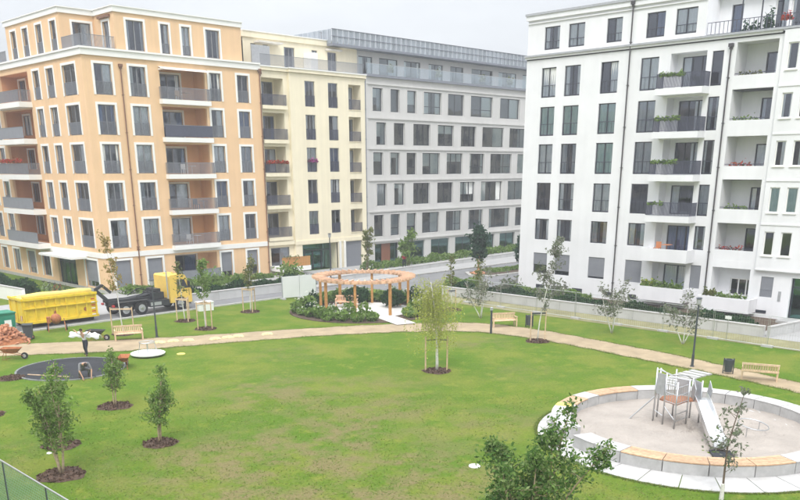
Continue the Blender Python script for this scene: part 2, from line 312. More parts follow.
for i in range(30):
    MB().box(-.98, .98, -.09, .09, 0, .10).build('kerb_stone', 'kerb_stone', kb, (-6 + i * 2.0, 57.62 + .0053 * (54 + i * 2), 0), math.atan2(.6, 113)) if i == 0 else link('kerb_stone', kb.children[0].data, kb, (-6 + i * 2.0, 57.62 + .0053 * (54 + i * 2), 0), math.atan2(.6, 113))
kb2 = thing('street_kerb', 'kerb stones along the far side of the street below the grey office block', 'kerb', (0, 0, 0))
for i in range(24): link('kerb_stone', kb.children[0].data, kb2, (47 + i * 2.0, 60.9, .03), 0)
# traffic island with a planted bed
isl = structure('traffic_island', MB().prism([(66.2, 56.5), (67.6, 54.4), (90, 53.2), (90, 57.4), (68, 58.6)], 0, .12), 'kerb_stone')
structure('island_bed', MB().prism([(66.7, 56.5), (67.9, 54.8), (89.8, 53.6), (89.8, 57.1), (68.2, 58.2)], .12, .15), 'soil')

# grass blades nearest the viewer
def grass():
    n = 90000; RX0, RY0 = 32.4, 15.3
    a = RNG.uniform(R(8), R(84), n); r = 14 + (RNG.uniform(0, 1, n) ** 1.2) * 26
    x, y = r * np.cos(a), r * np.sin(a)
    keep = (np.hypot(x - 31.9, y - 14.9) > 7.0) & (np.hypot(x - 19.3, y - 45.15) > 3.3) & (x < 42)
    for mx_, my_, mr_ in MULCH: keep &= np.hypot(x - mx_, y - my_) > mr_
    cl_ = np.sin(x * 1.3 + 2 * np.sin(y * .7)) * np.sin(y * 1.1 + 1.5 * np.sin(x * .9)); keep &= RNG.uniform(0, 1, n) < .55 + .45 * cl_
    x, y = x[keep], y[keep]
    for edge, ne in ((far, 9000), (near, 11000)):      # longer tufts hanging over the edges of the path
        E2 = np.array(edge); k = RNG.integers(10, len(E2) - 1, ne); t = RNG.uniform(0, 1, ne)[:, None]; q = E2[k] * (1 - t) + E2[k + 1] * t + RNG.normal(0, .10, (ne, 2)); x = np.r_[x, q[:, 0]]; y = np.r_[y, q[:, 1]]
    a = RNG.uniform(0, 2 * PI, 9000); x = np.r_[x, 31.75 + (6.36 + np.abs(RNG.normal(0, .08, 9000))) * np.cos(a)]; y = np.r_[y, 14.8 + (6.36 + np.abs(RNG.normal(0, .08, 9000))) * np.sin(a)]
    ok = np.hypot(x - RX0, y - RY0) > 5.85; x, y = x[ok], y[ok]
    n = len(x); hgt = RNG.uniform(.02, .06, n); th = RNG.uniform(0, 2 * PI, n); w = RNG.uniform(.012, .026, n); lean = RNG.normal(0, .07, (n, 2))
    V = np.zeros((n, 3, 3)); V[:, 0] = np.c_[x - np.cos(th) * w, y - np.sin(th) * w, np.zeros(n)]; V[:, 1] = np.c_[x + np.cos(th) * w, y + np.sin(th) * w, np.zeros(n)]; V[:, 2] = np.c_[x + lean[:, 0], y + lean[:, 1], hgt]
    nz_ = np.cross(V[:, 1] - V[:, 0], V[:, 2] - V[:, 0])[:, 2] < 0; V[nz_] = V[nz_][:, [1, 0, 2]]
    me = bpy.data.meshes.new('grass'); me.vertices.add(3 * n); me.vertices.foreach_set('co', V.ravel()); me.loops.add(3 * n); me.loops.foreach_set('vertex_index', np.arange(3 * n)); me.polygons.add(n)
    me.polygons.foreach_set('loop_start', np.arange(0, 3 * n, 3)); me.polygons.foreach_set('loop_total', np.full(n, 3)); me.materials.append(MATS['grass_blade']); me.update()
    tag(link('grass', me), 'short green grass blades growing across the park lawn', 'grass', kind='stuff')
MULCH = [(17.3, 36.2, .8), (15.9, 29.7, .7), (11.5, 28.9, .85), (13.0, 32.3, .75), (16.1, 45.3, .7), (33.0, 30.3, .78), (12.6, 38.9, .7)]
grass()

# ------------------------------------------------------------------ facades
class Face:
    """one flat front of a building: s runs to the right seen from outside, y inwards"""
    def __init__(s, root, ox, oy, rz): s.root, s.ox, s.oy, s.rz = root, ox, oy, rz
    def at(s, a, y, z): c, d = math.cos(s.rz), math.sin(s.rz); return (s.ox + a * c - y * d, s.oy + a * d + y * c, z)
    def put(s, name, me, a=0, y=0, z=0, parent=None): return link(name, me, parent or s.root, s.at(a, y, z), s.rz)
    def build(s, name, mb, m, parent=None, a=0, y=0, z=0): return s.put(name, mb.mesh(name, m), a, y, z, parent)
    def wall(s, s0, s1, z0, z1, ops, m, reveal=.22, y=0, name='wall', rm=None):
        xs = sorted({s0, s1, *[o[0] for o in ops], *[o[1] for o in ops]}); zs = sorted({z0, z1, *[o[2] for o in ops], *[o[3] for o in ops]})
        xs = [v for v in xs if s0 <= v <= s1]; zs = [v for v in zs if z0 <= v <= z1]; mb = MB()
        for j in range(len(zs) - 1):
            run = None
            for i in range(len(xs) - 1):
                cx_, cz_ = (xs[i] + xs[i + 1]) / 2, (zs[j] + zs[j + 1]) / 2
                hole = any(o[0] < cx_ < o[1] and o[2] < cz_ < o[3] for o in ops)
                if not hole and run is None: run = xs[i]
                if run is not None and (hole or i == len(xs) - 2):
                    e = xs[i] if hole else xs[i + 1]
                    mb.quad((run, 0, zs[j]), (e, 0, zs[j]), (e, 0, zs[j + 1]), (run, 0, zs[j + 1])); run = None
        for a, b, c, d in ops:
            e = reveal
            mb.quad((a, 0, c), (a, e, c), (b, e, c), (b, 0, c)); mb.quad((a, 0, d), (b, 0, d), (b, e, d), (a, e, d))
            mb.quad((a, 0, c), (a, 0, d), (a, e, d), (a, e, c)); mb.quad((b, 0, c), (b, e, c), (b, e, d), (b, 0, d))
        return s.build(name, mb, m, y=y)

CACHE = {}
def cached(key, fn):
    if key not in CACHE: CACHE[key] = fn()
    return CACHE[key]
def frame_mesh(w, hh, div, m, t=.07, tr=0):
    def f():
        b = MB(); b.box(0, t, 0, .07, 0, hh).box(w - t, w, 0, .07, 0, hh).box(t, w - t, 0, .07, 0, t).box(t, w - t, 0, .07, hh - t, hh)
        for i in range(1, div): x = w * i / div; b.box(x - t * .65, x + t * .65, .002, .068, t, hh - t)
        if tr: b.box(t, w - t, .004, .066, tr - .03, tr + .03)
        return b.mesh('window', m)
    return cached(('fr', round(w, 3), round(hh, 3), div, m, t, tr), f)
def pane_mesh(w, hh, m): return cached(('pn', round(w, 3), round(hh, 3), m), lambda: MB().quad((.03, .035, .03), (w - .03, .035, .03), (w - .03, .035, hh - .03), (.03, .035, hh - .03)).mesh('pane', m))
def surround_mesh(w, hh, t, m='white_trim'):
    return cached(('su', round(w, 3), round(hh, 3), t, m), lambda: MB().box(-t, 0, -.05, .02, 0, hh + t).box(w, w + t, -.05, .02, 0, hh + t).box(0, w, -.05, .02, hh, hh + t).mesh('surround', m))
def rail_mesh(w, hh, m, gap=.08, th=None):
    th = th or (.042 if m == 'dark_rail' else .034)
    def f():
        b = MB().box(0, w, -.02, .02, hh - .04, hh).box(0, w, -.015, .015, .05, .08); n = int(w / gap)
        for i in range(n + 1): x = w * i / n; b.box(max(0, x - th / 2), min(w, x + th / 2), -.008, .008, .08, hh - .04)
        return b.mesh('railing', m)
    return cached(('rl', round(w, 3), round(hh, 3), m, gap, th), f)
def curtain_mesh(x0, x1, hh, m):
    def f():
        b = MB(); n = max(4, int((x1 - x0) / .09))
        for i in range(n):
            a, c = x0 + (x1 - x0) * i / n, x0 + (x1 - x0) * (i + 1) / n; ya, yc = .03 * (i % 2), .03 * ((i + 1) % 2)
            b.quad((a, ya, .05), (c, yc, .05), (c, yc, hh - .04), (a, ya, hh - .04))
        return b.mesh('curtain', m)
    return cached(('cu', round(x0, 2), round(x1, 2), round(hh, 2), m), f)
def shutter_mesh(w, hh, low):
    def f():
        b = MB(); n = int((hh - low) / .075)
        for i in range(n): z = low + (hh - low) * i / n; b.box(.02, w - .02, 0, .03, z + .004, z + (hh - low) / n - .004)
        b.box(.02, w - .02, .031, .04, low, hh); return b.mesh('roller_shutter', 'shutter_grey')
    return cached(('sh', round(w, 2), round(hh, 2), round(low, 2)), f)

def window(F, s0, s1, z0, z1, y=.14, fm='grey_frame', div=2, pm='pane', surround=0, rail=0, railm='rail_metal', raily=None, shutter=None, cur=None, sill=0, sillm='white_trim', tr=0, yf=0, ct=None):
    w, hh = s1 - s0, z1 - z0
    o = F.put('window', frame_mesh(w, hh, div, fm, tr=tr), s0, y, z0)
    pn = link('pane', pane_mesh(w, hh, pm), o); pn.rotation_euler = (random.gauss(0, .012), 0, random.gauss(0, .012))
    if surround: link('surround', surround_mesh(w, hh, surround), o, (0, yf - y, 0))
    if rail: link('railing', rail_mesh(w - .04, rail, railm, *((.3, .018) if fm == 'dark_frame' else ())), o, (.02, (raily if raily is not None else yf + .05) - y, .04))
    if shutter is not None: link('roller_shutter', shutter_mesh(w, hh, shutter), o, (0, -.05, 0))
    if sill: link('sill', cached(('si', round(w, 2), sillm), lambda: MB().box(-.08, w + .08, -.08, .1, -.07, 0).mesh('sill', sillm)), o, (0, yf - y, -.002))
    q = random.random() if cur is None else cur
    cm = ct or random.choice(['curtain', 'curtain', 'curtain_grey', 'curtain', 'curtain', 'curtain_blue'])
    if q < .40:
        k = random.choice((.2, .28, .36)); link('curtain', curtain_mesh(.03, w * k, hh, cm), o, (0, .055, 0)); link('curtain', curtain_mesh(w * (1 - k * .8), w - .03, hh, cm), o, (0, .055, 0))
    elif q < .60: link('curtain', curtain_mesh(.03, w - .03, hh, cm), o, (0, .06, 0))
    elif q < .74: link('curtain', curtain_mesh(w * .55, w - .03, hh, cm), o, (0, .055, 0))
    return o
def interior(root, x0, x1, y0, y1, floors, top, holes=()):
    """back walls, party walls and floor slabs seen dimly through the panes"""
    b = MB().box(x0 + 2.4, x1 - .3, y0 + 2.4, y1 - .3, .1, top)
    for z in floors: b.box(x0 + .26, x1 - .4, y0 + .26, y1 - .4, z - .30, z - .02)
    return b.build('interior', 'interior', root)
def plant_box(root, F, s0, s1, y, z, n, lm='leaf_shrub', hgt=.3, depth=.15, name='balcony_plants', parent=None):
    n = int(n * 1.3)
    P = np.c_[RNG.uniform(s0, s1, n), RNG.uniform(-depth, depth, n), np.abs(RNG.normal(0, hgt * .55, n))]
    o = leaves(name, P, .12, lm, parent or root, F.at(0, y, z)); o.rotation_euler = (0, 0, F.rz); o['kind'] = 'stuff'; return o
def chairs(F, s, y, z, m='wood_pale'):
    b = MB().box(-.22, .22, -.22, .22, .40, .44).box(-.22, .22, .18, .22, .44, .88)
    for a in (-.2, .2):
        for c in (-.2, .2): b.box(a - .02, a + .02, c - .02, c + .02, 0, .40)
    b.box(.5, 1.1, -.3, .3, .68, .72).box(.78, .82, -.02, .02, 0, .68)
    return F.build('balcony_furniture', b, m, a=s, y=y, z=z)
def downpipe(F, s, z0, z1, y=-.10, m='dark_pipe', head=True, lean=None):
    b = MB().tube([(0, y, z0), (0, y, z1)], .055, 8)
    if head: b.box(-.16, .16, y - .14, y + .10, z1, z1 + .22).box(-.09, .09, y - .08, y + .08, z1 - .16, z1)
    for k in range(int((z1 - z0) / 3)): b.box(-.08, .08, y - .07, .0, z0 + 1.2 + 3 * k, z0 + 1.25 + 3 * k)
    return F.build('downpipe', b, m, a=s)

ZB = [3.85, 6.97, 10.10, 13.22, 16.36]; WH = 2.38

def loggia(F, s0, s1, z0, z1, depth, wm, win, rail, rm, proj=0., slabm='white_trim', slabh=.36, slab=True, slabx=.12, railh=1.0, gl=None, kind='bars', fm='grey_frame', surround=0, div=2, cur=None):
    """recessed balcony: side walls, floor, ceiling, a back wall with its window, slab and railing"""
    b = MB(); d = depth
    e = .22
    b.quad((s0, e, z0), (s0, e, z1), (s0, d, z1), (s0, d, z0)); b.quad((s1, e, z0), (s1, d, z0), (s1, d, z1), (s1, e, z1))
    b.quad((s0, e, z1), (s1, e, z1), (s1, d, z1), (s0, d, z1)); b.quad((s0, e, z0), (s0, d, z0), (s1, d, z0), (s1, e, z0))
    F.build('loggia_walls', b, wm)
    F.wall(s0, s1, z0, z1, [(win[0], win[1], z0 + win[2], z0 + win[3])], wm, .15, y=d - .002, name='loggia_back_wall')
    window(F, win[0], win[1], z0 + win[2], z0 + win[3], y=d + .08, fm=fm, surround=surround, yf=d - .002, div=div, cur=cur)
    if slab: F.build('balcony_slab', MB().box(s0 - slabx, s1 + slabx, -proj, .06, z0 - slabh, z0 + .03), slabm)
    if rail:
        w = s1 - s0 + 2 * slabx - .1
        if kind == 'bars':
            o = F.put('railing', rail_mesh(w, railh, rm), s0 - slabx + .05, -proj + .06, z0 + .03)
            if proj > .3:
                sb = rail_mesh(proj - .1, railh, rm)
                for e in (0, w): q = link('railing', sb, o, (e, 0, 0), R(90))
        else:
            o = F.build('railing', MB().box(0, w, -.012, .012, .06, railh), gl or 'rail_glass', a=s0 - slabx + .05, y=-proj + .06, z=z0 + .03)
            link('handrail', cached(('hr', round(w, 2), rm), lambda: MB().box(0, w, -.03, .03, railh, railh + .04).mesh('handrail', rm)), o)

# ------------------------------------------------------------------ orange apartment block
ob = thing('apartment_building', 'orange plastered corner apartment block with white window surrounds at left', 'building', (34.53, 71.17, 0))
FR = Face(ob, 0, 0, 0); FL = Face(ob, 0, 0, -PI / 2)
LEN_R, LEN_L = 17.6, 34.0
cols = [(.95, 2.48), (4.1, 5.62), (11.95, 13.2), (14.98, 16.25)]
ops = []; LG = (6.95, 11.5)
for z in ZB:
    ops += [(a, b, z, z + WH) for a, b in cols] + [(LG[0], LG[1], z - .12, z + WH + .1)]
gops = [(a, b, .4, 2.78) for a, b in cols] + [(LG[0], LG[1], .35, 2.9)]
FR.wall(0, LEN_R, 0, 19.4, ops + gops, 'orange_plaster')
for r_, z in enumerate(ZB):
    for a, b in cols: window(FR, a, b, z, z + WH, surround=.19, rail=1.0)
    awn = r_ in (4,)
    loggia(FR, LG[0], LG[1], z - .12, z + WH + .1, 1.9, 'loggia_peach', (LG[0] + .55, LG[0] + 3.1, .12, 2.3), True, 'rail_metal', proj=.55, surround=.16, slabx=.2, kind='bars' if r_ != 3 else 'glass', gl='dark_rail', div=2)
    if awn: FR.build('awning', MB().profile([(LG[0] - .1, 0), (LG[0] + .02, 0), (LG[0] + .02, .12), (LG[0] - .1, .12)], -.8, 0).quad((LG[0] - .1, 0, .3), (LG[1] + .1, 0, .3), (LG[1] + .1, -.75, .02), (LG[0] - .1, -.75, .02)), 'awning', z=z + WH - .12)
    chairs(FR, LG[0] + 2.2 + r_ % 2, .8, z - .09, random.choice(['wood_pale', 'dark_rail', 'white_plastic']))
for a, b in cols: window(FR, a, b, .4, 2.78, surround=.19, shutter=random.choice((.0, .55, .9)), cur=.9)
loggia(FR, LG[0], LG[1], .35, 2.9, 1.6, 'orange_plaster', (LG[0] + .5, LG[0] + 3.2, .1, 2.3), True, 'rail_metal', proj=.4, kind='glass', gl='shutter_grey', surround=.16, slabx=.15)
# left front
lw = [(-3.75, -1.35), (-6.95, -5.55), (-9.75, -8.45)]; LB = (-17.6, -10.9); lw2 = [(-20.0, -18.6), (-23, -21.6), (-26.5, -25.1)]
ops = []
for z in ZB: ops += [(a, b, z, z + WH) for a, b in lw + lw2] + [(LB[0], LB[1], z - .12, z + WH + .1)]
gl_ = [(-3.75, -1.35, .4, 2.78), (-9.6, -5.7, .1, 2.75), (-13.0, -11.2, .6, 2.78), (-16.4, -14.6, .6, 2.78), (-20, -18.4, .6, 2.78), (-23, -21.6, .6, 2.78), (-26.5, -25.1, .6, 2.78)]
FL.wall(-LEN_L, 0, 0, 19.4, ops + gl_, 'orange_plaster')
for r_, z in enumerate(ZB):
    for a, b in lw + lw2: window(FL, a, b, z, z + WH, surround=.19, rail=1.0)
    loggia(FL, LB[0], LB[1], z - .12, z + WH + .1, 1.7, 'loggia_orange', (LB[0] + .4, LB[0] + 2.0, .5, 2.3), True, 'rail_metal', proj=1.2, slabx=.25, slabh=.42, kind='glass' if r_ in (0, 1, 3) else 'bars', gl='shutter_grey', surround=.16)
    q = window(FL, LB[1] - 2.6, LB[1] - .5, z, z + 2.2, y=1.66, surround=.0, cur=.9)
    if r_ == 2: plant_box(ob, FL, LB[0], LB[1] - 1, -1.15, z + 1.0, 260, 'flower_red', .25, .12, 'flower_box')
for i, (a, b, c, d) in enumerate(gl_):
    if i == 1: continue
    window(FL, a, b, c, d, surround=.19, shutter=.5 if i in (0, 3) else None)
# entrance with canopy
dr = FL.build('door', MB().box(-9.6, -9.5, 0, .08, .1, 2.75).box(-5.8, -5.7, 0, .08, .1, 2.75).box(-9.5, -5.8, 0, .08, 2.2, 2.28).box(-7.7, -7.58, 0, .08, .1, 2.2).box(-8.7, -8.62, 0, .08, .1, 2.2).box(-6.72, -6.64, 0, .08, .1, 2.2).box(-9.5, -5.8, 0, .08, .1, .2), 'dark_frame', y=.25)
link('pane', MB().box(-9.5, -5.8, .03, .045, .12, 2.75).mesh('pane', 'pane_shop'), dr)
link('handle', MB().box(-7.8, -7.76, -.06, -.02, .9, 1.3).mesh('handle', 'steel'), dr)
FL.build('entrance_canopy', MB().box(-10.1, -3.2, -1.5, .05, 2.86, 3.05), 'white_trim')
# bands, cornice, plinth: L-shaped runs along both fronts
def lrun(name, p, z0, z1, m, root=ob, l=LEN_L, r=LEN_R):
    b = MB(); b.box(-p, r, -p, .0 - .003 if False else -.004, z0, z1); b.box(-p + .001, -.004, -.003, l, z0, z1); return b.build(name, m, root)
lrun('storey_band', .09, 3.06, 3.50, 'white_trim')
lrun('cornice', .16, 19.32, 19.78, 'white_trim'); lrun('cornice_lip', .26, 19.79, 19.93, 'white_trim'); lrun('plinth', .04, 0, .3, 'kerb_stone')
downpipe(FR, 3.3, .2, 18.6, m='copper'); downpipe(FR, LEN_R - .06, .2, 19.2, m='copper')
for r_ in range(2): FR.build('pipe_bracket', MB().box(3.2, 3.4, -.2, 0, 3.62 + r_ * .2, 3.7 + r_ * .2), 'copper')
# body, roof, interior
MB().box(.5, LEN_R, 2.6, LEN_L, 19.0, 19.38).quad((LEN_R, 0, 0), (LEN_R, LEN_L, 0), (LEN_R, LEN_L, 19.4), (LEN_R, 0, 19.4)).quad((0, LEN_L, 0), (LEN_R, LEN_L, 0), (LEN_R, LEN_L, 19.4), (0, LEN_L, 19.4)).box(0.02, LEN_R - .02, .02, LEN_L - .02, 19.2, 19.31).build('roof', 'roof', ob)
interior(ob, 0, LEN_R, 0, LEN_L, [3.55] + [z - .14 for z in ZB[1:]] + [19.2], 19.1)
# set-back top storey
TZ0, TZ1 = 19.4, 23.2
A = Face(ob, 0.12, 3.59, -PI / 2)           # left front, s from its right end
tl = [(-1.75, -.65), (-4.65, -3.45), (-7.5, -6.35), (-10.1, -8.95)]
A.wall(-11.15, 0, TZ0, TZ1 - .4, [(a, b, 19.98, 22.3) for a, b in tl], 'orange_plaster')
for a, b in tl: window(A, a, b, 19.98, 22.3, surround=.17, rail=.9)
B = Face(ob, 0.12, 3.59, 0)                 # terrace back wall
B.wall(0, 3.1, TZ0, TZ1 - .4, [(1.1, 2.75, 19.9, 22.2)], 'orange_plaster'); window(B, 1.1, 2.75, 19.9, 22.2, surround=.17)
D_ = Face(ob, 3.22, .12, -PI / 2)           # terrace side wall
D_.wall(-3.47, 0, TZ0, TZ1 - .4, [(-2.0, -.9, 19.9, 22.2)], 'orange_plaster'); window(D_, -2.0, -.9, 19.9, 22.2, surround=.17)
D_.build('awning_box', MB().box(-2.5, -.5, -.22, -.01, 22.45, 22.65), 'copper')
E_ = Face(ob, 3.22, .12, 0); te = [(1.05, 2.65), (4.25, 5.05), (6.3, 7.15), (8.75, 10.2)]
E_.wall(0, 12.6, TZ0, TZ1 - .4, [(a, b, 19.98, 22.3) for a, b in te], 'orange_plaster')
for a, b in te: window(E_, a, b, 19.98, 22.3, surround=.18, rail=.75 if b - a < 1 else 0)
p = .12
MB().prism([(0.12 - p, 3.59 - p), (3.22 - p, 3.59 - p), (3.22 - p, .12 - p), (15.9, .12 - p), (15.9, 14.9), (.12 - p, 14.9)], 22.8, 23.2).build('parapet', 'white_trim', ob)
MB().prism([(-.08, 3.39), (3.02, 3.39), (3.02, -.08), (15.95, -.08), (15.95, 15), (-.08, 15)], 23.2, 23.27).build('parapet_cap', 'white_trim', ob)
MB().quad((15.82, .12, TZ0), (15.82, 14.8, TZ0), (15.82, 14.8, 22.8), (15.82, .12, 22.8)).quad((.12, 14.74, TZ0), (15.8, 14.74, TZ0), (15.8, 14.74, 22.8), (.12, 14.74, 22.8)).build('top_storey_wall', 'orange_plaster', ob)
MB().box(5.2, 15.5, 2.4, 14.4, 19.41, 22.75).build('interior', 'interior', ob)
FR.put('railing', rail_mesh(3.0, .95, 'rail_metal'), .05, .05, 19.93); FL.put('railing', rail_mesh(3.3, .95, 'rail_metal'), -3.35, .05, 19.93)
FL.put('railing', rail_mesh(10, .95, 'rail_metal'), -25.2, .05, 19.93)

# ------------------------------------------------------------------ cream apartment block
cb = thing('apartment_building', 'cream apartment block with entrance recess and garage gate between orange and grey blocks', 'building', (52.18, 71.17, 0))
C1 = Face(cb, 0, .30, 0); C2 = Face(cb, 3.5, 0, 0)
LC = (.32, 2.95)
C1.wall(0, 3.5, 0, 19.4, [(LC[0], LC[1], z - .1, z + WH + .05) for z in ZB] + [(.5, 2.9, .5, 2.75)], 'cream_plaster')
for r_, z in enumerate(ZB):
    loggia(C1, LC[0], LC[1], z - .1, z + WH + .05, 1.5, 'cream_plaster', (LC[0] + .15, LC[1] - .15, .1, 2.3), True, 'dark_rail', proj=.32, slabm='cream_plaster', slabx=.18, slabh=.3, div=3)
    if r_ == 2: plant_box(cb, C1, LC[0], LC[1], -.3, z + .85, 220, 'flower_red', .22, .1, 'flower_box')
window(C1, .5, 2.9, .5, 2.75, div=2)
gb_ = C1.build('ground_floor_balcony', MB().box(.3, 3.95, -2.1, 0, .5, .95), 'white_trim')
for i in range(24): C1.put('fence_board', cached('fb', lambda: MB().box(0, .13, 0, .025, 0, .95).mesh('fence_board', 'wood_post')), .32 + i * .15, -2.05, .97, None)
MB().box(.3, 3.95, -2.02, -1.99, 1.75, 1.82).build('rail_bar', 'wood', cb, (0, .3, 0))
plant_box(cb, C1, .6, 2.6, -1.9, 1.7, 160, 'leaf_young', .25)
cw = [(1.9, 3.2), (4.95, 6.25)]; CL = (7.72, 9.45)
ops = []
for z in ZB: ops += [(a, b, z, z + WH) for a, b in cw] + [(CL[0], CL[1], z - .1, z + WH)]
ops += [(.85, 5.75, 0.02, 2.85), (6.75, 9.3, .02, 2.85)]
C2.wall(0, 10.1, 0, 19.4, ops, 'cream_plaster')
for r_, z in enumerate(ZB):
    for i, (a, b) in enumerate(cw):
        window(C2, a, b, z, z + WH, rail=1.0, railm='dark_rail', surround=.0)
        if r_ == 2 and i == 0: plant_box(cb, C2, a, b, -.1, z + 1.0, 130, 'flower_pink', .2, .1, 'flower_box')
    loggia(C2, CL[0], CL[1], z - .1, z + WH, 1.2, 'cream_plaster', (CL[0] + .5, CL[1] - .1, .1, 2.3), True, 'dark_rail', proj=.05, slab=True, slabm='cream_plaster', slabh=.02, slabx=.0, div=1)
MB().quad((3.5, 0, 0), (3.5, .3, 0), (3.5, .3, 19.4), (3.5, 0, 19.4)).build('wall_return', 'cream_plaster', cb)
# entrance recess, columns and garage gate
en = C2.build('door', MB().box(.85, .95, 0, .1, .02, 2.85).box(5.65, 5.75, 0, .1, .02, 2.85).box(.95, 5.65, 0, .1, 2.05, 2.15).box(2.0, 2.1, 0, .1, .02, 2.05).box(3.1, 3.2, 0, .1, .02, 2.05).box(4.3, 4.4, 0, .1, .02, 2.05), 'dark_frame', y=1.2)
link('pane', MB().box(.9, 5.7, .04, .055, .04, 2.83).mesh('pane', 'pane_shop'), en)
MB().quad((3.5 + .85, 0.05, 0.02), (3.5 + .85, 1.3, .02), (3.5 + .85, 1.3, 2.85), (3.5 + .85, .05, 2.85)).quad((9.25, 0.05, 0.02), (9.25, 0.05, 2.85), (9.25, 1.3, 2.85), (9.25, 1.3, .02)).quad((4.35, .05, 2.845), (9.25, .05, 2.845), (9.25, 1.3, 2.845), (4.35, 1.3, 2.845)).build('recess_walls', 'cream_plaster', cb)
for sx in (5.82, 6.5): C2.build('column', MB().box(0, .2, -.25, -.05, 0, 2.95), 'white_trim', a=sx)
ga = C2.build('garage_gate', MB().box(6.75, 9.3, 0, .05, .02, 2.85), 'shutter_grey', y=.18)
for i in range(11): link('gate_slat', cached('gs', lambda: MB().box(6.78, 9.27, -.02, -.001, 0, .2).mesh('gate_slat', 'shutter_grey')), ga, (0, 0, .05 + i * .25))
MB().box(-.02, 3.4, -.02 + .06, .29, 3.0, 3.4).build('storey_band', 'cream_plaster', cb); MB().box(3.42, 13.55, -.08, -.003, 2.9, 3.3).build('storey_band', 'cream_plaster', cb)
MB().prism([(.05, .12), (3.38, .12), (3.38, -.2), (13.62, -.2), (13.62, 3), (.05, 3)], 19.42, 19.72).build('cornice', 'cream_plaster', cb)
MB().prism([(.06, .06), (3.32, .06), (3.32, -.27), (13.66, -.27), (13.66, 3.1), (.06, 3.1)], 19.72, 19.82).build('cornice_lip', 'white_trim', cb)
downpipe(C1, .12, .2, 19.0, m='copper')
T = Face(cb, 0, 2.5, 0); tw = [(.9, 1.5), (2.4, 3.0), (4.95, 6.3), (8.5, 9.25), (10.65, 11.9)]
T.wall(0, 14.8, 19.8, 22.5, [(a, b, 20.0, 22.0) for a, b in tw], 'cream_plaster')
for a, b in tw: window(T, a, b, 20.0, 22.0)
T.build('partition_screen', MB().box(7.4, 8.3, -1.2, -.02, 19.83, 21.6), 'white_trim'); T.build('partition_screen', MB().box(.05, 2.2, -1.3, -1.2, 19.83, 21.7), 'panel_grey')
T.build('awning', MB().box(1.3, 4.2, -.9, -.02, 22.05, 22.2), 'awning'); T.build('awning', MB().box(10.3, 12.3, -.5, -.02, 22.1, 22.25), 'awning')
MB().box(-.05, 14.6, 2.35, 14, 22.5, 23.02).build('parapet', 'cream_plaster', cb); MB().box(-.08, 14.65, 2.28, 14, 23.02, 23.1).build('parapet_cap', 'white_trim', cb)
T.build('antenna', MB().tube([(10.2, .4, 23.1), (10.2, .4, 23.9)], .03).bar((10.0, .4, 23.8), (10.4, .4, 23.8), .03), 'dark_pipe')
link('railing', rail_mesh(13.3, 1.0, 'rail_metal'), cb, (.15, .05, 19.82))
MB().box(.02, 13.5, .45, 15, 19.2, 19.41).quad((13.6, 0, 0), (13.6, 15, 0), (13.6, 15, 19.4), (13.6, 0, 19.4)).build('roof', 'roof', cb)
interior(cb, 0, 13.6, .2, 15, [3.4] + [z - .14 for z in ZB[1:]], 19.1)
MB().box(.3, 14.2, 4.6, 14, 19.85, 22.45).build('interior', 'interior', cb)

# ------------------------------------------------------------------ grey office block
gb = thing('office_building', 'grey stone office block with rows of uneven windows and zinc roof screen', 'building', (65.85, 71.25, 0))
G = Face(gb, 0, 0, 0); LG_ = 38.0
rA = [(66.9, 68.4), (69.6, 71.0), (72.2, 73.7), (74.9, 77.9), (79.0, 81.9), (83.1, 87.3), (88.7, 92.7), (94.0, 96.9), (98, 102)]
rB = [(67.4, 68.9), (70.1, 71.8), (73.2, 76.0), (77.3, 80.1), (81.4, 84.2), (85.4, 89.6), (90.8, 94.4), (95.6, 98.4), (99.6, 102.5)]
rC = [(66.9, 68.4), (69.5, 71.0), (72.1, 73.7), (74.7, 77.7), (78.9, 81.8), (83.1, 85.9), (87.1, 91.4), (92.6, 96.0), (97.2, 101)]
ROWS = [(16.32, 18.65, rA), (12.9, 15.2, rB), (9.75, 12.1, rC), (6.45, 8.8, rB), (3.1, 5.45, rC)]
SH = [(67.0, 70.8), (72.0, 75.2), (76.3, 79.6), (80.7, 84.0), (85.2, 88.4), (89.5, 92.7), (93.9, 97), (98.2, 101.4)]
off = 65.85
ops = [(a - off, b - off, z0, z1) for z0, z1, r_ in ROWS for a, b in r_] + [(a - off, b - off, .15, 2.28) for a, b in SH]
G.wall(0, LG_, 0, 19.7, ops, 'grey_stone', .32)
for z0, z1, r_ in ROWS:
    for a, b in r_:
        w_ = window(G, a - off, b - off, z0, z1, y=.2, fm='dark_frame', div=1 if b - a < 2 else random.choice((2, 3)), pm='pane_office', cur=random.choice((.1, .5, .7, .7, .9, .9, .9)), ct=random.choice(('curtain_grey', 'curtain')), tr=random.choice((0, 0, .8)))
        if random.random() < .35:   # a blind let down part of the way
            w = b - a; bh = random.choice((.5, .9, 1.4)); link('blind', cached(('bl', round(w, 2), bh), lambda: MB().box(.05, w - .05, .09, .10, -bh, 0).mesh('blind', 'curtain')), w_, (0, 0, z1 - z0 - .05))
        # shallow stone joint frame round each opening
        link('surround', surround_mesh(b - a, z1 - z0, .09, 'grey_stone'), w_, (0, -.2, 0))
for i, (a, b) in enumerate(SH):
    w_ = window(G, a - off, b - off, .15, 2.28, y=.22, fm='dark_frame', div=2, pm='pane_shop', cur=.9)
    if i == 0: link('door_leaf', MB().box(1.2, 2.6, -.02, .0, .05, 2.1).mesh('door_leaf', 'shop_brown'), w_)
for z in (2.5, 5.75, 9.1, 12.4, 15.55, 18.95): MB().box(0.003, LG_, -.13, -.003, z, z + .16).build('string_course', 'grey_stone', gb)
MB().box(-.02, LG_, -.28, 3.0, 19.7, 19.95).build('terrace_slab', 'zinc_dark', gb)
G.build('corner_pier', MB().box(.02, .32, -.1, -.003, 0, 19.69), 'grey_stone'); downpipe(G, -.06, 0.2, 19.2, m='zinc_dark', head=False)
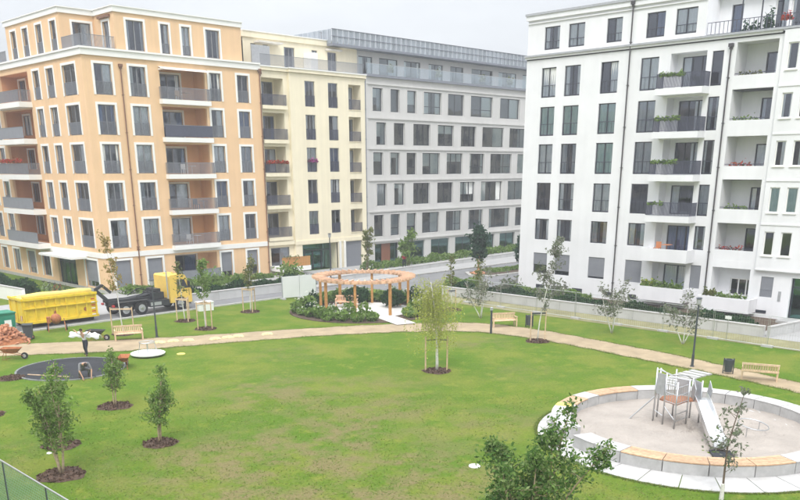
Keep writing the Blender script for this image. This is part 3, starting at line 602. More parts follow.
GT = Face(gb, 0, 2.5, 0); gt = [(1.4, 3.5), (4.5, 7.4), (8.4, 11.1), (12.5, 15.0), (16.3, 18.7), (20.2, 24.3), (25.5, 29.2), (30.5, 34)]
GT.wall(0, LG_, 19.95, 22.5, [(a, b, 20.0, 22.0) for a, b in gt], 'grey_stone')
for a, b in gt: window(GT, a, b, 20.0, 22.0, fm='dark_frame', div=2, pm='pane_office', ct='curtain')
for i in range(19):
    o = G.put('glass_railing_panel', cached('grp', lambda: MB().box(.03, 1.93, -.01, .01, 0, 1.0).mesh('glass_railing_panel', 'rail_glass')), i * 1.96 + .05, -.15, 19.97)
    link('handrail', cached('grh', lambda: MB().box(0, 1.96, -.03, .03, 1.0, 1.04).mesh('handrail', 'steel')), o)
for s_ in (4.0, 11.7, 19.6, 25.0): plant_box(gb, G, s_, s_ + .6, .5, 20.4, 110, 'leaf_young', .6, .3, 'terrace_plant')
MB().box(-3.2, LG_, 1.35, 15, 22.52, 22.74).build('roof_slab', 'zinc_dark', gb)
for i in range(52):
    link('screen_panel', cached('scp', lambda: MB().box(.05, .73, 0, .05, 0, 1.32).box(.36, .42, -.05, 0, 0, 1.32).mesh('screen_panel', 'zinc')), gb, (-3.15 + i * .78, 1.5, 22.76))
for i in range(16): link('screen_panel', CACHE['scp'], gb, (-3.2, 1.55 + .78 * (i + 1), 22.76), -PI / 2)
MB().box(-3.18, LG_, 1.43, 1.5, 23.4, 23.46).box(-3.18, LG_, 1.42, 1.56, 24.09, 24.13).build('screen_rail', 'zinc_dark', gb)
MB().quad((LG_, 0, 0), (LG_, 15, 0), (LG_, 15, 19.7), (LG_, 0, 19.7)).box(.02, LG_ - .02, .4, 15, 19.3, 19.69).build('roof', 'roof', gb)
interior(gb, 0, LG_, 0, 15, [2.9, 6.2, 9.5, 12.7, 16.0], 19.2)
MB().box(.3, LG_ - .3, 4.6, 14, 19.98, 22.45).build('interior', 'interior', gb)

# ------------------------------------------------------------------ white apartment block
wb = thing('apartment_building', 'white plastered apartment block with dark window frames and balconies at right', 'building', (62.0, 47.06, 0))
Wf = Face(wb, 0, 0, -PI / 2)
wr = [(4.5, 6.25), (6.98, 9.22), (9.95, 12.32), (12.98, 15.25), (15.97, 18.25)]
wc = [(1.58, 3.02), (3.86, 5.36), (7.24, 8.8), (10.72, 12.2), (16.36, 17.2)]
WL = (13.15, 15.95); WG = (18.1, 21.0); WLEN = 27.6
wp = [(21.75, 22.45), (22.93, 23.68), (25.0, 25.75), (26.2, 26.95)]
lgz = [(4.64, 6.56), (7.54, 9.6), (10.52, 12.53), (13.59, 15.63), (16.53, 18.65)]
ppz = [(4.45, 6.1), (7.4, 9.1), (10.5, 12.15), (13.6, 15.2), (16.65, 18.3)]
ops = []
for r_ in range(5):
    z0, z1 = wr[r_]; ops += [(a, b, z0, z1) for a, b in wc]
    ops += [(WL[0], WL[1], wr[r_][0] - .08 if r_ else 4.1, z1 + .1), (WG[0], WG[1], lgz[r_][0] - .75, lgz[r_][1])]
gz = (1.62, 3.36)
ops += [(a, b, *gz) for a, b in wc] + [(WL[0], WL[1], .95, 3.3), (WG[0], WG[1], .75, 3.36)]
Wf.wall(0, 21.4, 0, 19.1, ops, 'white_plaster')
ops2 = [(a, b, z0, z1) for z0, z1 in ppz for a, b in wp] + [(21.85, 22.75, 1.5, 2.95), (24.0, 27.2, .05, 3.0)]
Wp = Face(wb, -.22, 0, -PI / 2)
Wp.wall(21.4, WLEN, 3.35, 19.1, ops2[:20], 'white_plaster'); Wf.wall(21.4, WLEN, 0, 3.35, ops2[20:], 'white_plaster', y=.002)
Wp.build('pier_side', MB().quad((21.4, 0, 3.35), (21.4, 0, 19.1), (21.4, .22, 19.1), (21.4, .22, 3.35)).quad((21.4, 0, 3.35), (21.4, .22, 3.35), (WLEN, .22, 3.35), (WLEN, 0, 3.35)), 'white_plaster')
for r_ in range(5):
    z0, z1 = wr[r_]
    for i, (a, b) in enumerate(wc):
        tint = 'curtain_green' if (r_ == 3 and i in (0, 1, 2)) or (r_ == 2 and i == 2) else random.choice(('curtain', 'curtain_grey'))
        window(Wf, a, b, z0, z1, y=.1, fm='dark_frame', div=2 if b - a > 1 else 1, rail=.9 if r_ else 0, railm='dark_rail', raily=.07, ct=tint, cur=.5 if tint == 'curtain_green' else None)
    zz = wr[r_][0] - .08 if r_ else 4.1
    loggia(Wf, WL[0], WL[1], zz, z1 + .1, 1.0, 'white_plaster', (WL[0] + .45, WL[1] - .05, .1, z1 - zz - .1), r_ > 0, 'dark_rail', proj=1.15, slabx=.45, slabh=.42, slabm='white_plaster', fm='dark_frame', div=3)
    if r_ == 0: Wf.build('balcony_parapet', MB().box(WL[0] - .5, WL[1] + .6, -1.25, -1.1, 3.55, 4.5).box(WL[0] - .5, WL[0] - .35, -1.1, -.01, 3.55, 4.5).box(WL[1] + .45, WL[1] + .6, -1.1, -.01, 3.55, 4.5), 'white_plaster'); chairs(Wf, WL[0] + .6, -.6, 4.1, 'terracotta')
    if r_ in (2, 3, 4): plant_box(wb, Wf, WL[0] - .3, WL[1] - 1, -1.05, zz + .85, 170, 'leaf_shrub', .22, .1)
    if r_ == 1: plant_box(wb, Wf, WL[0] - .3, WL[1] - 1.8, -1.05, zz + .85, 60, 'leaf_shrub', .2, .1)
    a0, a1 = lgz[r_]
    loggia(Wf, WG[0], WG[1], a0 - .75, a1, 1.7, 'white_plaster', (WG[1] - 1.45, WG[1] - .35, .1, 2.25), False, 'dark_rail', slab=False, fm='dark_frame', div=1)
    Wf.build('balcony_parapet', MB().box(WG[0], WG[1], .01, .16, a0 - .75, a0), 'white_plaster'); Wf.build('handrail', MB().box(WG[0] + .02, WG[1] - .02, .06, .1, a0 + .1, a0 + .14).box(WG[0] + .7, WG[0] + .74, .06, .1, a0, a0 + .1).box(WG[1] - .7, WG[1] - .66, .06, .1, a0, a0 + .1), 'dark_rail')
    plant_box(wb, Wf, WG[0] + .2, WG[1] - 1, .3, a0, 50, random.choice(('leaf_shrub', 'flower_red', 'leaf_young')), .25, .1)
    if r_ in (1, 4): chairs(Wf, WG[0] + .9, .9, a0 - .7, 'dark_rail')
    for a, b in wp: window(Wp, a, b, *ppz[r_], y=.08, fm='white_trim', div=1, sill=1, ct='curtain_green' if r_ < 2 else 'curtain', cur=.5 if r_ == 1 else None)
for i, (a, b) in enumerate(wc): window(Wf, a, b, *gz, y=.1, fm='dark_frame', shutter=(.75, .35, .15, 0., 0.)[i], cur=.9, div=2 if b - a > 1 else 1)
loggia(Wf, WL[0], WL[1], .95, 3.3, 1.0, 'white_plaster', (WL[0] + .45, WL[1] - .05, .1, 2.2), False, 'dark_rail', slab=False, fm='dark_frame', div=2)
Wf.build('balcony_parapet', MB().box(WL[0] - .5, WL[1] + .6, -1.25, -1.1, .55, 1.6).box(WL[0] - .5, WL[0] - .35, -1.1, -.01, .55, 1.6).box(WL[1] + .45, WL[1] + .6, -1.1, -.01, .55, 1.6).box(WL[0] - .35, WL[1] + .45, -1.1, -.01, .55, .9), 'white_plaster')
plant_box(wb, Wf, WL[0] - .3, WL[1] + .4, -1.0, 1.6, 420, 'leaf_shrub', .38, .16); plant_box(wb, Wf, WL[0] - .3, WL[0] + .8, -1.0, 1.7, 80, 'leaf_birch', .3, .14)
loggia(Wf, WG[0], WG[1], .75, 3.36, 1.3, 'white_plaster', (WG[0] + .9, WG[1] - .15, .5, 1.75), False, 'dark_rail', slab=False, fm='white_trim', div=3, cur=.9)
Wf.build('balcony_parapet', MB().box(WG[0] - .3, WG[1] + .75, -1.35, -1.2, .35, 1.35).box(WG[0] - .3, WG[0] - .15, -1.2, -.01, .35, 1.35).box(WG[1] + .6, WG[1] + .75, -1.2, -.01, .35, 1.35).box(WG[0] - .15, WG[1] + .6, -1.2, -.01, .35, .74), 'white_plaster')
plant_box(wb, Wf, WG[0], WG[0] + .9, -1.0, 1.4, 150, 'leaf_young', .35, .16); plant_box(wb, Wf, WG[0] + 1, WG[1] + .4, -1.0, 1.35, 160, 'leaf_shrub', .28, .14)
window(Wf, 21.85, 22.75, 1.5, 2.95, y=.1, fm='white_trim', div=1, shutter=0., rail=.5, cur=.9)
Wf.build('intercom_panel', MB().box(23.2, 23.4, -.03, -.001, 1.3, 2.0), 'panel_grey')
dd = Wf.build('door', MB().box(24.0, 24.1, 0, .08, .05, 3).box(27.1, 27.2, 0, .08, .05, 3).box(25.5, 25.6, 0, .08, .05, 3).box(24.1, 27.1, 0, .08, 2.3, 2.38), 'dark_frame', y=.3)
link('pane', MB().box(24.05, 27.15, .03, .045, .06, 2.98).mesh('pane', 'pane_shop'), dd)
Wf.build('entrance_step', MB().box(23.8, 27.4, -1.4, -.003, .02, .17), 'concrete'); Wf.build('cellar_vent', MB().box(21.6, 22.5, -.04, -.002, .35, .55), 'dark_frame')
for s0_, s1_ in ((2.0, 2.9), (9.0, 9.7), (11.2, 12.2), (5.8, 6.8)): Wf.build('cellar_window', MB().box(s0_, s1_, -.03, -.002, .25, .65), 'dark_frame')
downpipe(Wf, 9.76, .2, 22.0, m='dark_pipe'); downpipe(Wf, 17.72, .2, 18.4, m='dark_pipe')
MB().box(-.14, -.004, -21.2, .1, 18.98, 19.14).build('cornice', 'white_plaster', wb); MB().box(-.26, .1, -WLEN, .14, 19.14, 19.28).build('cornice_lip', 'panel_grey', wb)
for z in (3.4, 6.55, 9.5, 12.55, 15.6): Wp.build('string_course', MB().box(21.42, WLEN, -.05, -.003, z, z + .1), 'white_plaster')
# top storey, with the roof terrace at its right half
wt = [(1.66, 3.15), (4.0, 5.5), (7.5, 8.85), (10.9, 12.4), (13.25, 14.9)]
WT = Face(wb, .06, 0, -PI / 2)
WT.wall(-.02, 15.6, 19.28, 21.9, [(a, b, 19.6, 21.3) for a, b in wt], 'white_plaster')
for a, b in wt: window(WT, a, b, 19.6, 21.3, y=.1, fm='dark_frame', rail=.6, railm='dark_rail', raily=.07)
MB().box(-.12, 14, -15.68, .12, 21.9, 22.25).build('parapet', 'white_plaster', wb); MB().box(-.2, 14, -15.76, .2, 22.25, 22.42).build('parapet_cap', 'panel_grey', wb)
MB().box(-.04, .0, -15.6, .02, 21.3 + .35, 21.72).build('string_course', 'white_plaster', wb)
WS = Face(wb, 2.0, 0, -PI / 2); ws = [(15.8 - .55, 15.8), (16.5, 17.35), (19.6, 20.5), (20.7, 21.6), (21.8, 22.7), (23.5, 25)]
MB().quad((.06, -15.6, 19.28), (2.0, -15.6, 19.28), (2.0, -15.6, 21.9), (.06, -15.6, 21.9)).build('top_storey_wall', 'white_plaster', wb)
WS.wall(15.6, WLEN, 19.28, 21.9, [(max(a, 15.7), b, 19.5, 21.4) for a, b in ws[1:]], 'white_plaster')
for i, (a, b) in enumerate(ws[1:]): window(WS, a, b, 19.5, 21.4, fm='dark_frame' if i == 0 else 'white_trim', div=1, ct='curtain_blue' if i == 0 else 'curtain', cur=.5 if i == 0 else None)
MB().box(1.5, 14, -WLEN, -15.7, 21.9, 22.35).build('parapet', 'white_plaster', wb)
Wf.put('railing', rail_mesh(11.8, .85, 'dark_rail', gap=.3), 15.7, .12, 19.28)
plant_box(wb, Wf, 18.0, 19.2, .7, 19.35, 130, 'leaf_dark', .5, .3); plant_box(wb, Wf, 19.6, 20.2, .5, 19.35, 160, 'leaf_dark', .8, .25); plant_box(wb, Wf, 20.8, 21.5, .4, 19.8, 90, 'flower_red', .3, .2)
Wf.build('terrace_frame', MB().box(17.9, 17.97, .5, .57, 19.28, 21.6).box(19.3, 19.37, .5, .57, 19.28, 21.9).bar((17.93, .53, 21.6), (19.33, .53, 21.5), .06), 'dark_frame')
MB().box(0, 14, -WLEN, 0, 18.9, 19.1 - .003).quad((0, 0, 0), (14, 0, 0), (14, 0, 19.1), (0, 0, 19.1)).quad((0, -WLEN, 0), (14, -WLEN, 0), (14, -WLEN, 19.1), (0, -WLEN, 19.1)).quad((.06, .0, 19.28), (14, 0, 19.28), (14, 0, 21.9), (.06, 0, 21.9)).build('side_wall', 'white_plaster', wb)
b_ = MB().box(2.4, 13.6, -WLEN + .3, -.3, .1, 18.8)
for z in (3.95, 6.85, 9.85, 12.85, 15.85): b_.box(.26, 13.6, -WLEN + .3, -.4, z - .3, z - .02)
b_.build('interior', 'interior', wb); MB().box(4.6, 13.5, -WLEN + .3, -.3, 19.3, 21.85).build('interior', 'interior', wb)

# ------------------------------------------------------------------ garden walls and hedges
def garden_wall(label, p, q, hgt, t=.25, seg=3.0, m='wall_concrete'):
    p, q = Vector((*p, 0)), Vector((*q, 0)); d = q - p; a = math.atan2(d.y, d.x); n = max(1, round(d.length / seg)); w = d.length / n
    o = thing('garden_wall', label, 'wall', p, a)
    me = MB().box(.01, w - .01, -t / 2, t / 2, 0, hgt - .07).mesh('wall_panel', m); ce = MB().box(.004, w - .004, -t / 2 - .03, t / 2 + .03, hgt - .068, hgt).mesh('coping', 'concrete_light')
    for i in range(n): w_ = link('wall_panel', me, o, (i * w, 0, 0)); link('coping', ce, w_)
    return o
garden_wall('long low pale concrete wall with hedge in front of the white block', (54.75, 50.0), (54.75, 21.6), .74)
garden_wall('low pale concrete wall in front of the orange block behind the staked trees', (36.0, 61.3), (46.4, 61.3), .76)
garden_wall('low pale wall and planting strip along the grey office block', (50.5, 62.6), (98, 66.2), .55)
garden_wall('white garden wall at the left edge beside the orange block entrance', (27.4, 71.5), (25.9, 88), 1.15, m='white_trim')
garden_wall('short white ramp wall beside the white block entrance', (54.9, 21.4), (60.6, 20.6), .7)
def hedge(label, pts, w, hgt, n, m='leaf_hedge', z=0, size=.17):
    P = []
    for (a, b), cnt in zip(zip(pts[:-1], pts[1:]), [n // (len(pts) - 1)] * (len(pts) - 1)):
        a, b = np.array(a), np.array(b); d = b - a; nn = np.array([-d[1], d[0]]) / np.linalg.norm(d)
        t = RNG.uniform(0, 1, cnt); u = RNG.uniform(-1, 1, cnt); bump_ = .75 + .25 * np.sin(t * np.linalg.norm(d) * 1.7) * np.sin(t * np.linalg.norm(d) * .6 + 1)
        zz = hgt * bump_ * np.sqrt(np.clip(1 - u ** 4, 0, 1)) * (RNG.uniform(0, 1, cnt) ** .5)
        P.append(np.c_[a + d * t[:, None] + nn * (u * w / 2)[:, None], zz + z])
    P = np.concatenate(P); c = P.mean(0); c[2] = 0
    root = thing('hedge', label, 'hedge', tuple(c)); leaves('foliage', P - c, size, m, root)
    st = MB()
    for q in P[:: max(1, len(P) // 40)]: x, y, z_ = q - c; st.tube([(x, y, 0), (x + .05, y, max(.15, z_))], [.02, .008], 5)
    st.build('stems', 'bark', root); return root
hedge('dark green hedge behind the wall below the white block', [(55.9, 49.2), (55.9, 22.8)], 1.9, 1.15, 9000)
hedge('clipped green hedge close to the white facade under its windows', [(59.6, 46.5), (59.6, 38)], 1.2, .9, 1800, 'leaf_shrub')
hedge('dense dark green hedge below the orange block beside the truck', [(36.5, 63.0), (51, 63.0)], 1.7, 1.25, 3800)
hedge('low mixed planting at the foot of the orange facade behind the truck', [(35.2, 69.9), (51.5, 69.9)], 1.2, .8, 2200, 'leaf_shrub')
hedge('green hedge along the storefronts of the grey office block', [(62, 67.6), (97, 70.2)], 1.6, 1.05, 5200, 'leaf_shrub')
hedge('bushy dark hedge behind the white garden wall at the left edge', [(28.8, 74), (28.4, 88)], 2.2, 1.6, 3800)
hedge('low ground cover on the traffic island', [(69, 56.6), (89, 55.6)], 2.0, .35, 2600, 'leaf_shrub', .15, .14)
hedge('green hedge at the street corner by the white block', [(56.0, 50.2), (60.5, 50.6)], 1.5, 1.2, 1500, 'leaf_shrub')
for i, (x, y, n_, lab) in enumerate([(41.5, 64.8, 500, 'rounded green shrub below the orange facade by the shuttered windows'), (50.4, 65.5, 600, 'taller shrub at the foot of the downpipe between orange and cream blocks'), (56.6, 44.0, 260, 'loose grey green shrub before the white facade near its corner'), (57.3, 39.8, 260, 'loose shrub between hedge and white facade beside the dark downpipe')]):
    rt = thing('shrub', lab, 'shrub', (x, y, 0)); P = RNG.normal(size=(n_, 3)) * (.55, .55, .45) + (0, 0, .95); leaves('foliage', P[P[:, 2] > .05], .17, 'leaf_shrub' if i < 2 else 'leaf_grey', rt); MB().tube([(0, 0, 0), (.05, 0, .9)], [.04, .02], 6).build('stems', 'bark', rt)

# ------------------------------------------------------------------ trees
def limb(p, d, length, n, bend, rng, up_=0.0):
    pts = [Vector(p)]; d = Vector(d).normalized()
    for _ in range(n):
        d = (d + Vector((rng.gauss(0, bend), rng.gauss(0, bend), rng.gauss(0, bend) + up_))).normalized(); pts.append(pts[-1] + d * (length / n))
    return pts
def taper(r0, r1, n): return [r0 + (r1 - r0) * i / n for i in range(n + 1)]
def mulch_bed(label, x, y, r):
    b = MB(); pts = [(r * (1 + .07 * math.sin(3 * a + x) + .05 * math.sin(7 * a + y)) * math.cos(a), r * (1 + .07 * math.sin(3 * a + x) + .05 * math.sin(7 * a + y)) * math.sin(a)) for a in [2 * PI * i / 36 for i in range(36)]]
    i0 = len(b.v); b.v.append((0, 0, .075)); n = len(pts)
    for k, zz in ((.62, .06), (1.0, .006)): b.v += [(px * k, py * k, zz) for px, py in pts]
    for j in range(n): b.f.append((0, 1 + j, 1 + (j + 1) % n)); b.f.append((1 + j, 1 + n + j, 1 + n + (j + 1) % n, 1 + (j + 1) % n))
    o = structure('mulch_bed', b, 'mulch', loc=(x, y, .004))
    m = 260; a = RNG.uniform(0, 2 * PI, m); rr_ = r * np.sqrt(RNG.uniform(0, 1, m)) * .98
    c = leaves('bark_chips', np.c_[rr_ * np.cos(a), rr_ * np.sin(a), .075 - .06 * (rr_ / r) ** 2 + .012], .07, 'chips', o, up=0); c['kind'] = 'stuff'
    return o
leaf_mat('chips', [(.05, .03, .02), (.10, .065, .045), (.18, .12, .085), (.26, .17, .13)])

def shrub_tree(label, x, y, hgt, wid, n, seed, stems=4, base=.3, lm='leaf_shrub', bark='bark_pale', size=.13, top=.25, name='young_tree', twigs=26, spread=.25, sd=.13):
    """several stems from the ground, twigs, leaves gathered round the twigs"""
    g = random.Random(seed); t = thing(name, label, 'tree', (x, y, 0)); tr = MB(); br = MB(); tips = []
    for i in range(stems):
        a = 2 * PI * i / stems + g.uniform(-.4, .4); lean = g.uniform(.5, 1) * spread * wid / hgt * 1.6
        L_ = hgt * g.uniform(.72, .92) if i else hgt
        pts = limb((.05 * math.cos(a), .05 * math.sin(a), 0), (math.cos(a) * lean * (1 if i else .25), math.sin(a) * lean * (1 if i else .25), 1), L_, 8, .06, g, .03)
        rad = .034 * hgt / 3; tr.tube(pts, taper(rad, .008, 8), 6)
        for k in range(twigs):
            u = base + (1 - base) * g.random() ** .85; idx = min(7, int(u * 8)); p = pts[idx].lerp(pts[idx + 1], u * 8 - idx)
            prof = math.sin(min(1, (u - base) / (1 - base) * .85 + .18) * PI) ** .7
            l = wid * .5 * (prof * (1 - top) + top * (1 - u)) * g.uniform(.55, 1.05)
            b2 = g.uniform(0, 2 * PI); q = limb(p, (math.cos(b2), math.sin(b2), g.uniform(.15, 1.0)), l, 3, .16, g)
            br.tube(q, taper(.011, .003, 3), 4, False); tips += [(q[1], .6), (q[2], 1), (q[3], 1)]
        tips.append((pts[-1], .8))
    tr.build('trunk', bark, t, smooth=True); br.build('branches', bark if bark != 'bark_white' else 'bark', t)['kind'] = 'stuff'
    w = np.array([u for _, u in tips]); T_ = np.array([tuple(p) for p, _ in tips]); ix = RNG.choice(len(T_), n, p=w / w.sum())
    leaves('crown', T_[ix] + RNG.normal(size=(n, 3)) * sd, size, lm, t); return t

for x, y, r in MULCH: mulch_bed('', x, y, r)
shrub_tree('leafy multi-stemmed young tree in a mulch ring at lower left, nearest the mesh fence', 11.5, 28.9, 4.15, 1.7, 4200, 11, 5, .30, size=.058, sd=.085)
shrub_tree('small multi-stemmed young tree in a mulch ring just right of the crouching worker', 17.3, 36.2, 2.7, 1.05, 1700, 12, 4, .32, size=.058, sd=.085)
shrub_tree('slender cone-shaped young tree in a mulch ring, alone on the lawn at left', 15.9, 29.7, 3.25, 1.4, 2300, 13, 3, .24, top=.1, size=.058, sd=.085)
shrub_tree('sparse young tree standing right behind the lower left multi-stemmed tree', 13.0, 32.3, 2.6, 1.1, 700, 14, 3, .3, size=.065, lm='leaf_shrub')
shrub_tree('large leafy bush-like tree cut by the bottom edge before the sandpit', 16.55, 11.75, 5.0, 2.3, 11000, 15, 8, .18, lm='leaf_bush', size=.055, bark='bark_pale', twigs=30, spread=.40, sd=.10)
sap = shrub_tree('thin dark sapling with sparse leaves in front of the sandpit bench', 25.9, 10.9, 3.75, 1.9, 360, 16, 1, .22, lm='leaf_grey', bark='bark', size=.07, twigs=26, spread=.1, sd=.08)
MB().cyl(0, 0, 0, .55, .075, .06, 10).build('trunk_wrap', 'bark_white', sap)

# white-stemmed young trees along the pale wall
shrub_tree('forked white-stemmed tree with thin grey crown right of the pergola', 47.7, 39.5, 3.6, 2.3, 600, 21, 3, .35, 'leaf_grey', 'bark_white', .085, twigs=16, spread=.5)
shrub_tree('forked white-stemmed tree before the pale wall at the foot of the left dark downpipe', 49.2, 29.4, 3.6, 2.4, 800, 22, 3, .3, 'leaf_grey', 'bark_white', .085, twigs=18, spread=.45)
shrub_tree('forked white-stemmed tree behind the tall dark lamp post at right', 49.1, 24.3, 3.2, 2.4, 700, 23, 3, .32, 'leaf_grey', 'bark_white', .085, twigs=18, spread=.5)
shrub_tree('thin young tree in the verge beside the corner of the white block', 53.4, 44.2, 3.6, 1.9, 500, 24, 2, .3, 'leaf_young', 'bark_white', .09, twigs=14)

def staked_tree(label, x, y, hgt, wid, n, seed, lm, stakes, sh, size=.12, base=.42, cross=None, bark='bark_white', slabel='', az=0., bar=True, sp=.55):
    g = random.Random(seed); t = thing('young_tree', label, 'tree', (x, y, 0)); tr = MB()
    pts = limb((0, 0, 0), (g.uniform(-.04, .04), g.uniform(-.04, .04), 1), hgt, 10, .025, g); tr.tube(pts, taper(.045, .006, 10), 7); tr.build('trunk', bark, t, smooth=True)
    br = MB(); tips = []
    for k in range(42):
        u = base + (1 - base) * g.random(); i = min(9, int(u * 10)); p = pts[i].lerp(pts[i + 1], u * 10 - i); a = g.uniform(0, 2 * PI)
        q = limb(p, (math.cos(a), math.sin(a), g.uniform(.3, 1.3)), wid * .5 * g.uniform(.4, 1) * (1.15 - .6 * (u - base) / (1 - base)), 3, .15, g); br.tube(q, taper(.009, .003, 3), 4, False); tips += q[1:]
    br.build('branches', 'bark', t)['kind'] = 'stuff'; T_ = np.array([tuple(p) for p in tips]); ix = RNG.integers(0, len(T_), n)
    leaves('crown', T_[ix] + RNG.normal(size=(n, 3)) * .09, size, lm, t)
    f = thing('tree_stakes', slabel, 'stakes', (x, y, 0), az)
    tops = []
    for i in range(stakes):
        a = PI * i if stakes == 2 else 2 * PI * i / stakes; px, py = sp * math.cos(a), sp * math.sin(a); tops.append((px, py))
        MB().cyl(px, py, 0, sh, .042, .038, 8).build('stake', 'wood_pale', f)
    if bar:
        for i in range(len(tops) if stakes > 2 else 1):
            (a, b), (c, d) = tops[i], tops[(i + 1) % len(tops)]; MB().bar((a, b, sh - .12), (c, d, sh - .12), .04, .09).build('crossbar', 'lamp_dark' if cross else 'wood_pale', f)
    tie = MB(); tie.tube([(tops[0][0], tops[0][1], sh - .25), (0, 0.03, sh - .22), (tops[1][0], tops[1][1], sh - .25)], .015, 5); tie.build('tie', 'dark_pipe', f)
    mulch_bed('', x, y, .75)
    return t
staked_tree('young tree with golden leaves standing by the left wooden bench', 26.3, 52.6, 6.6, 1.5, 420, 31, 'leaf_gold', 2, 1.8, .10, slabel='pair of pale stakes beside the young golden tree near the left bench', az=R(-40), sp=.7)
staked_tree('young staked tree in front of the yellow truck cab', 31.9, 54.1, 4.3, 1.0, 130, 32, 'leaf_young', 3, 1.7, slabel='three pale stakes round the young tree in front of the truck cab', az=.4)
staked_tree('young green staked tree nearest the path, right of the truck cab', 31.2, 50.3, 4.6, 1.6, 800, 33, 'leaf_shrub', 3, 1.9, .09, slabel='three pale stakes with crossbars round the green tree nearest the path', az=.9)
staked_tree('young staked tree left of the white hoarding board', 37.6, 54.05, 4.0, 1.5, 300, 34, 'leaf_young', 3, 1.85, slabel='three pale stakes round the young tree left of the white board', az=.2)
staked_tree('tall sparse young tree between two stakes right of the far bench', 43.5, 31.3, 6.3, 2.6, 1100, 35, 'leaf_grey', 2, 1.9, .08, .3, cross=True, slabel='pair of pale stakes with dark crossbar right of the far bench', az=R(-35), sp=.48)
staked_tree('thin young tree with dark-topped stakes just right of the weeping birch', 49.0, 43.5, 3.9, 1.2, 160, 36, 'leaf_young', 2, 1.6, cross=True, slabel='pair of stakes with dark crossbar right of the weeping birch', az=R(-40), sp=.3)

def weeping_birch(x, y, hgt):
    g = random.Random(5); t = thing('weeping_birch', 'weeping birch with white trunk and yellow green hanging twigs in mid lawn', 'tree', (x, y, 0))
    pts = limb((0, 0, 0), (.02, 0, 1), hgt * .95, 10, .03, g); MB().tube(pts, taper(.085, .012, 10), 8).build('trunk', 'bark_white', t, smooth=True)
    br = MB(); P = []
    for k in range(60):
        u = .42 + .56 * g.random() ** .8; i = min(9, int(u * 10)); p = pts[i].lerp(pts[i + 1], u * 10 - i); a = g.uniform(0, 2 * PI)
        q = limb(p, (math.cos(a), math.sin(a), g.uniform(.4, 1.0)), (2.3 - 1.3 * (u - .42) / .56) * g.uniform(.4, 1.0), 4, .12, g); br.tube(q, taper(.014, .005, 4), 4, False)
        for e in q[1:]:
            for _ in range(2):
                drop = min(e.z - .9, g.uniform(.5, 2.1)); dx, dy = g.uniform(-.22, .22), g.uniform(-.22, .22)
                s_ = [e, e + Vector((dx, dy, -.1 * drop)), e + Vector((dx * 1.5, dy * 1.5, -drop * .55)), e + Vector((dx * 1.6, dy * 1.6, -drop))]; br.tube(s_, taper(.005, .0025, 3), 3, False)
                for _ in range(int(8 * drop)):
                    f = g.random(); j = 0 if f < .15 else 1; w = s_[1].lerp(s_[3], f); P.append((w.x + g.gauss(0, .035), w.y + g.gauss(0, .035), w.z))
    mat('twig_green', (.34, .34, .14), .8); br.build('branches', 'twig_green', t)['kind'] = 'stuff'; leaves('crown', P, .055, 'leaf_birch', t, elong=1.7, droop=.8)
    f = thing('tree_stakes', 'pair of pale stakes with dark tie under the weeping birch', 'stakes', (x, y, 0), R(-42))
    for a in (-.62, .55): MB().cyl(a, 0, 0, 1.9, .045, .04, 8).build('stake', 'wood_pale', f)
    MB().tube([(-.62, 0, 1.7), (0, .05, 1.72), (.55, 0, 1.7)], .03, 5).build('tie', 'lamp_dark', f)
weeping_birch(33.0, 30.3, 5.1)
# tree on the island with its wrapped trunk
it = shrub_tree('dark green tree with brown wrapped trunk on the traffic island', 67.9, 56.7, 4.7, 2.5, 1500, 41, 1, .34, 'leaf_dark', 'bark', .2, twigs=60, sd=.22)
MB().cyl(0, 0, .14, 1.9, .12, .1, 10).build('trunk_wrap', 'clay', it); MB().tube([(0, 0, .14), (0, 0, .5)], [.9, .12], 12).build('soil_mound', 'clay', it)
shrub_tree('second small tree on the island beside the white block corner', 74.5, 56.2, 3.6, 2.2, 600, 42, 2, .3, 'leaf_dark', 'bark', .18)
shrub_tree('leafy tree in front of the grey office storefront left of the island', 66.5, 65.4, 4.2, 2.0, 700, 43, 2, .3, 'leaf_shrub', 'bark', .18)
shrub_tree('slim tree at the boundary of the cream and grey blocks', 61.2, 66.3, 4.6, 1.6, 360, 44, 2, .3, 'leaf_young', 'bark', .17)

# ------------------------------------------------------------------ pergola garden
PX, PY, PZ = 44.2, 48.3, 2.45
fa = math.atan2(-PY, -PX)                     # towards the viewer
structure('flower_bed', MB().prism([(44.1 + 5.75 * math.cos(a), 48.2 + 5.75 * math.sin(a)) for a in [2 * PI * i / 48 for i in range(48)]], 0, .05), 'soil')
structure('gravel_circle', MB().prism([(44.2 + 3.7 * math.cos(a), 48.2 + 3.7 * math.sin(a)) for a in [2 * PI * i / 40 for i in range(40)]], .05, .07), 'gravel_white')
ga_ = fa + R(24)
ux, uy = math.cos(ga_), math.sin(ga_)
structure('garden_path', MB().prism([(44.2 + ux * 3.4 - uy * .75, 48.2 + uy * 3.4 + ux * .75), (44.2 + ux * 7.1 - uy * .75, 48.2 + uy * 7.1 + ux * .75), (44.2 + ux * 7.1 + uy * .75, 48.2 + uy * 7.1 - ux * .75), (44.2 + ux * 3.4 + uy * .75, 48.2 + uy * 3.4 - ux * .75)], .052, .075), 'gravel_white')
pg = thing('pergola', 'round wooden pergola with radial rafters over the flower garden', 'pergola', (PX, PY, 0))
for k in range(8):
    a = fa - R(11) + k * PI / 4 - R(0); MB().box(-.085, .085, -.085, .085, 0, PZ - .02).build('post', 'wood_post', pg, (3.44 * math.cos(a), 3.44 * math.sin(a), 0), a)
for r_ in (3.2, 3.68):
    for k in range(16): MB().arc(0, 0, r_ - .05, r_ + .05, k * PI / 8 + .004, (k + 1) * PI / 8 - .004, PZ, PZ + .2, 3).build('ring_beam', 'wood_pergola', pg)
rf = MB().box(2.98, 3.98, -.05, .05, PZ + .12, PZ + .28).mesh('rafter', 'wood_pergola')
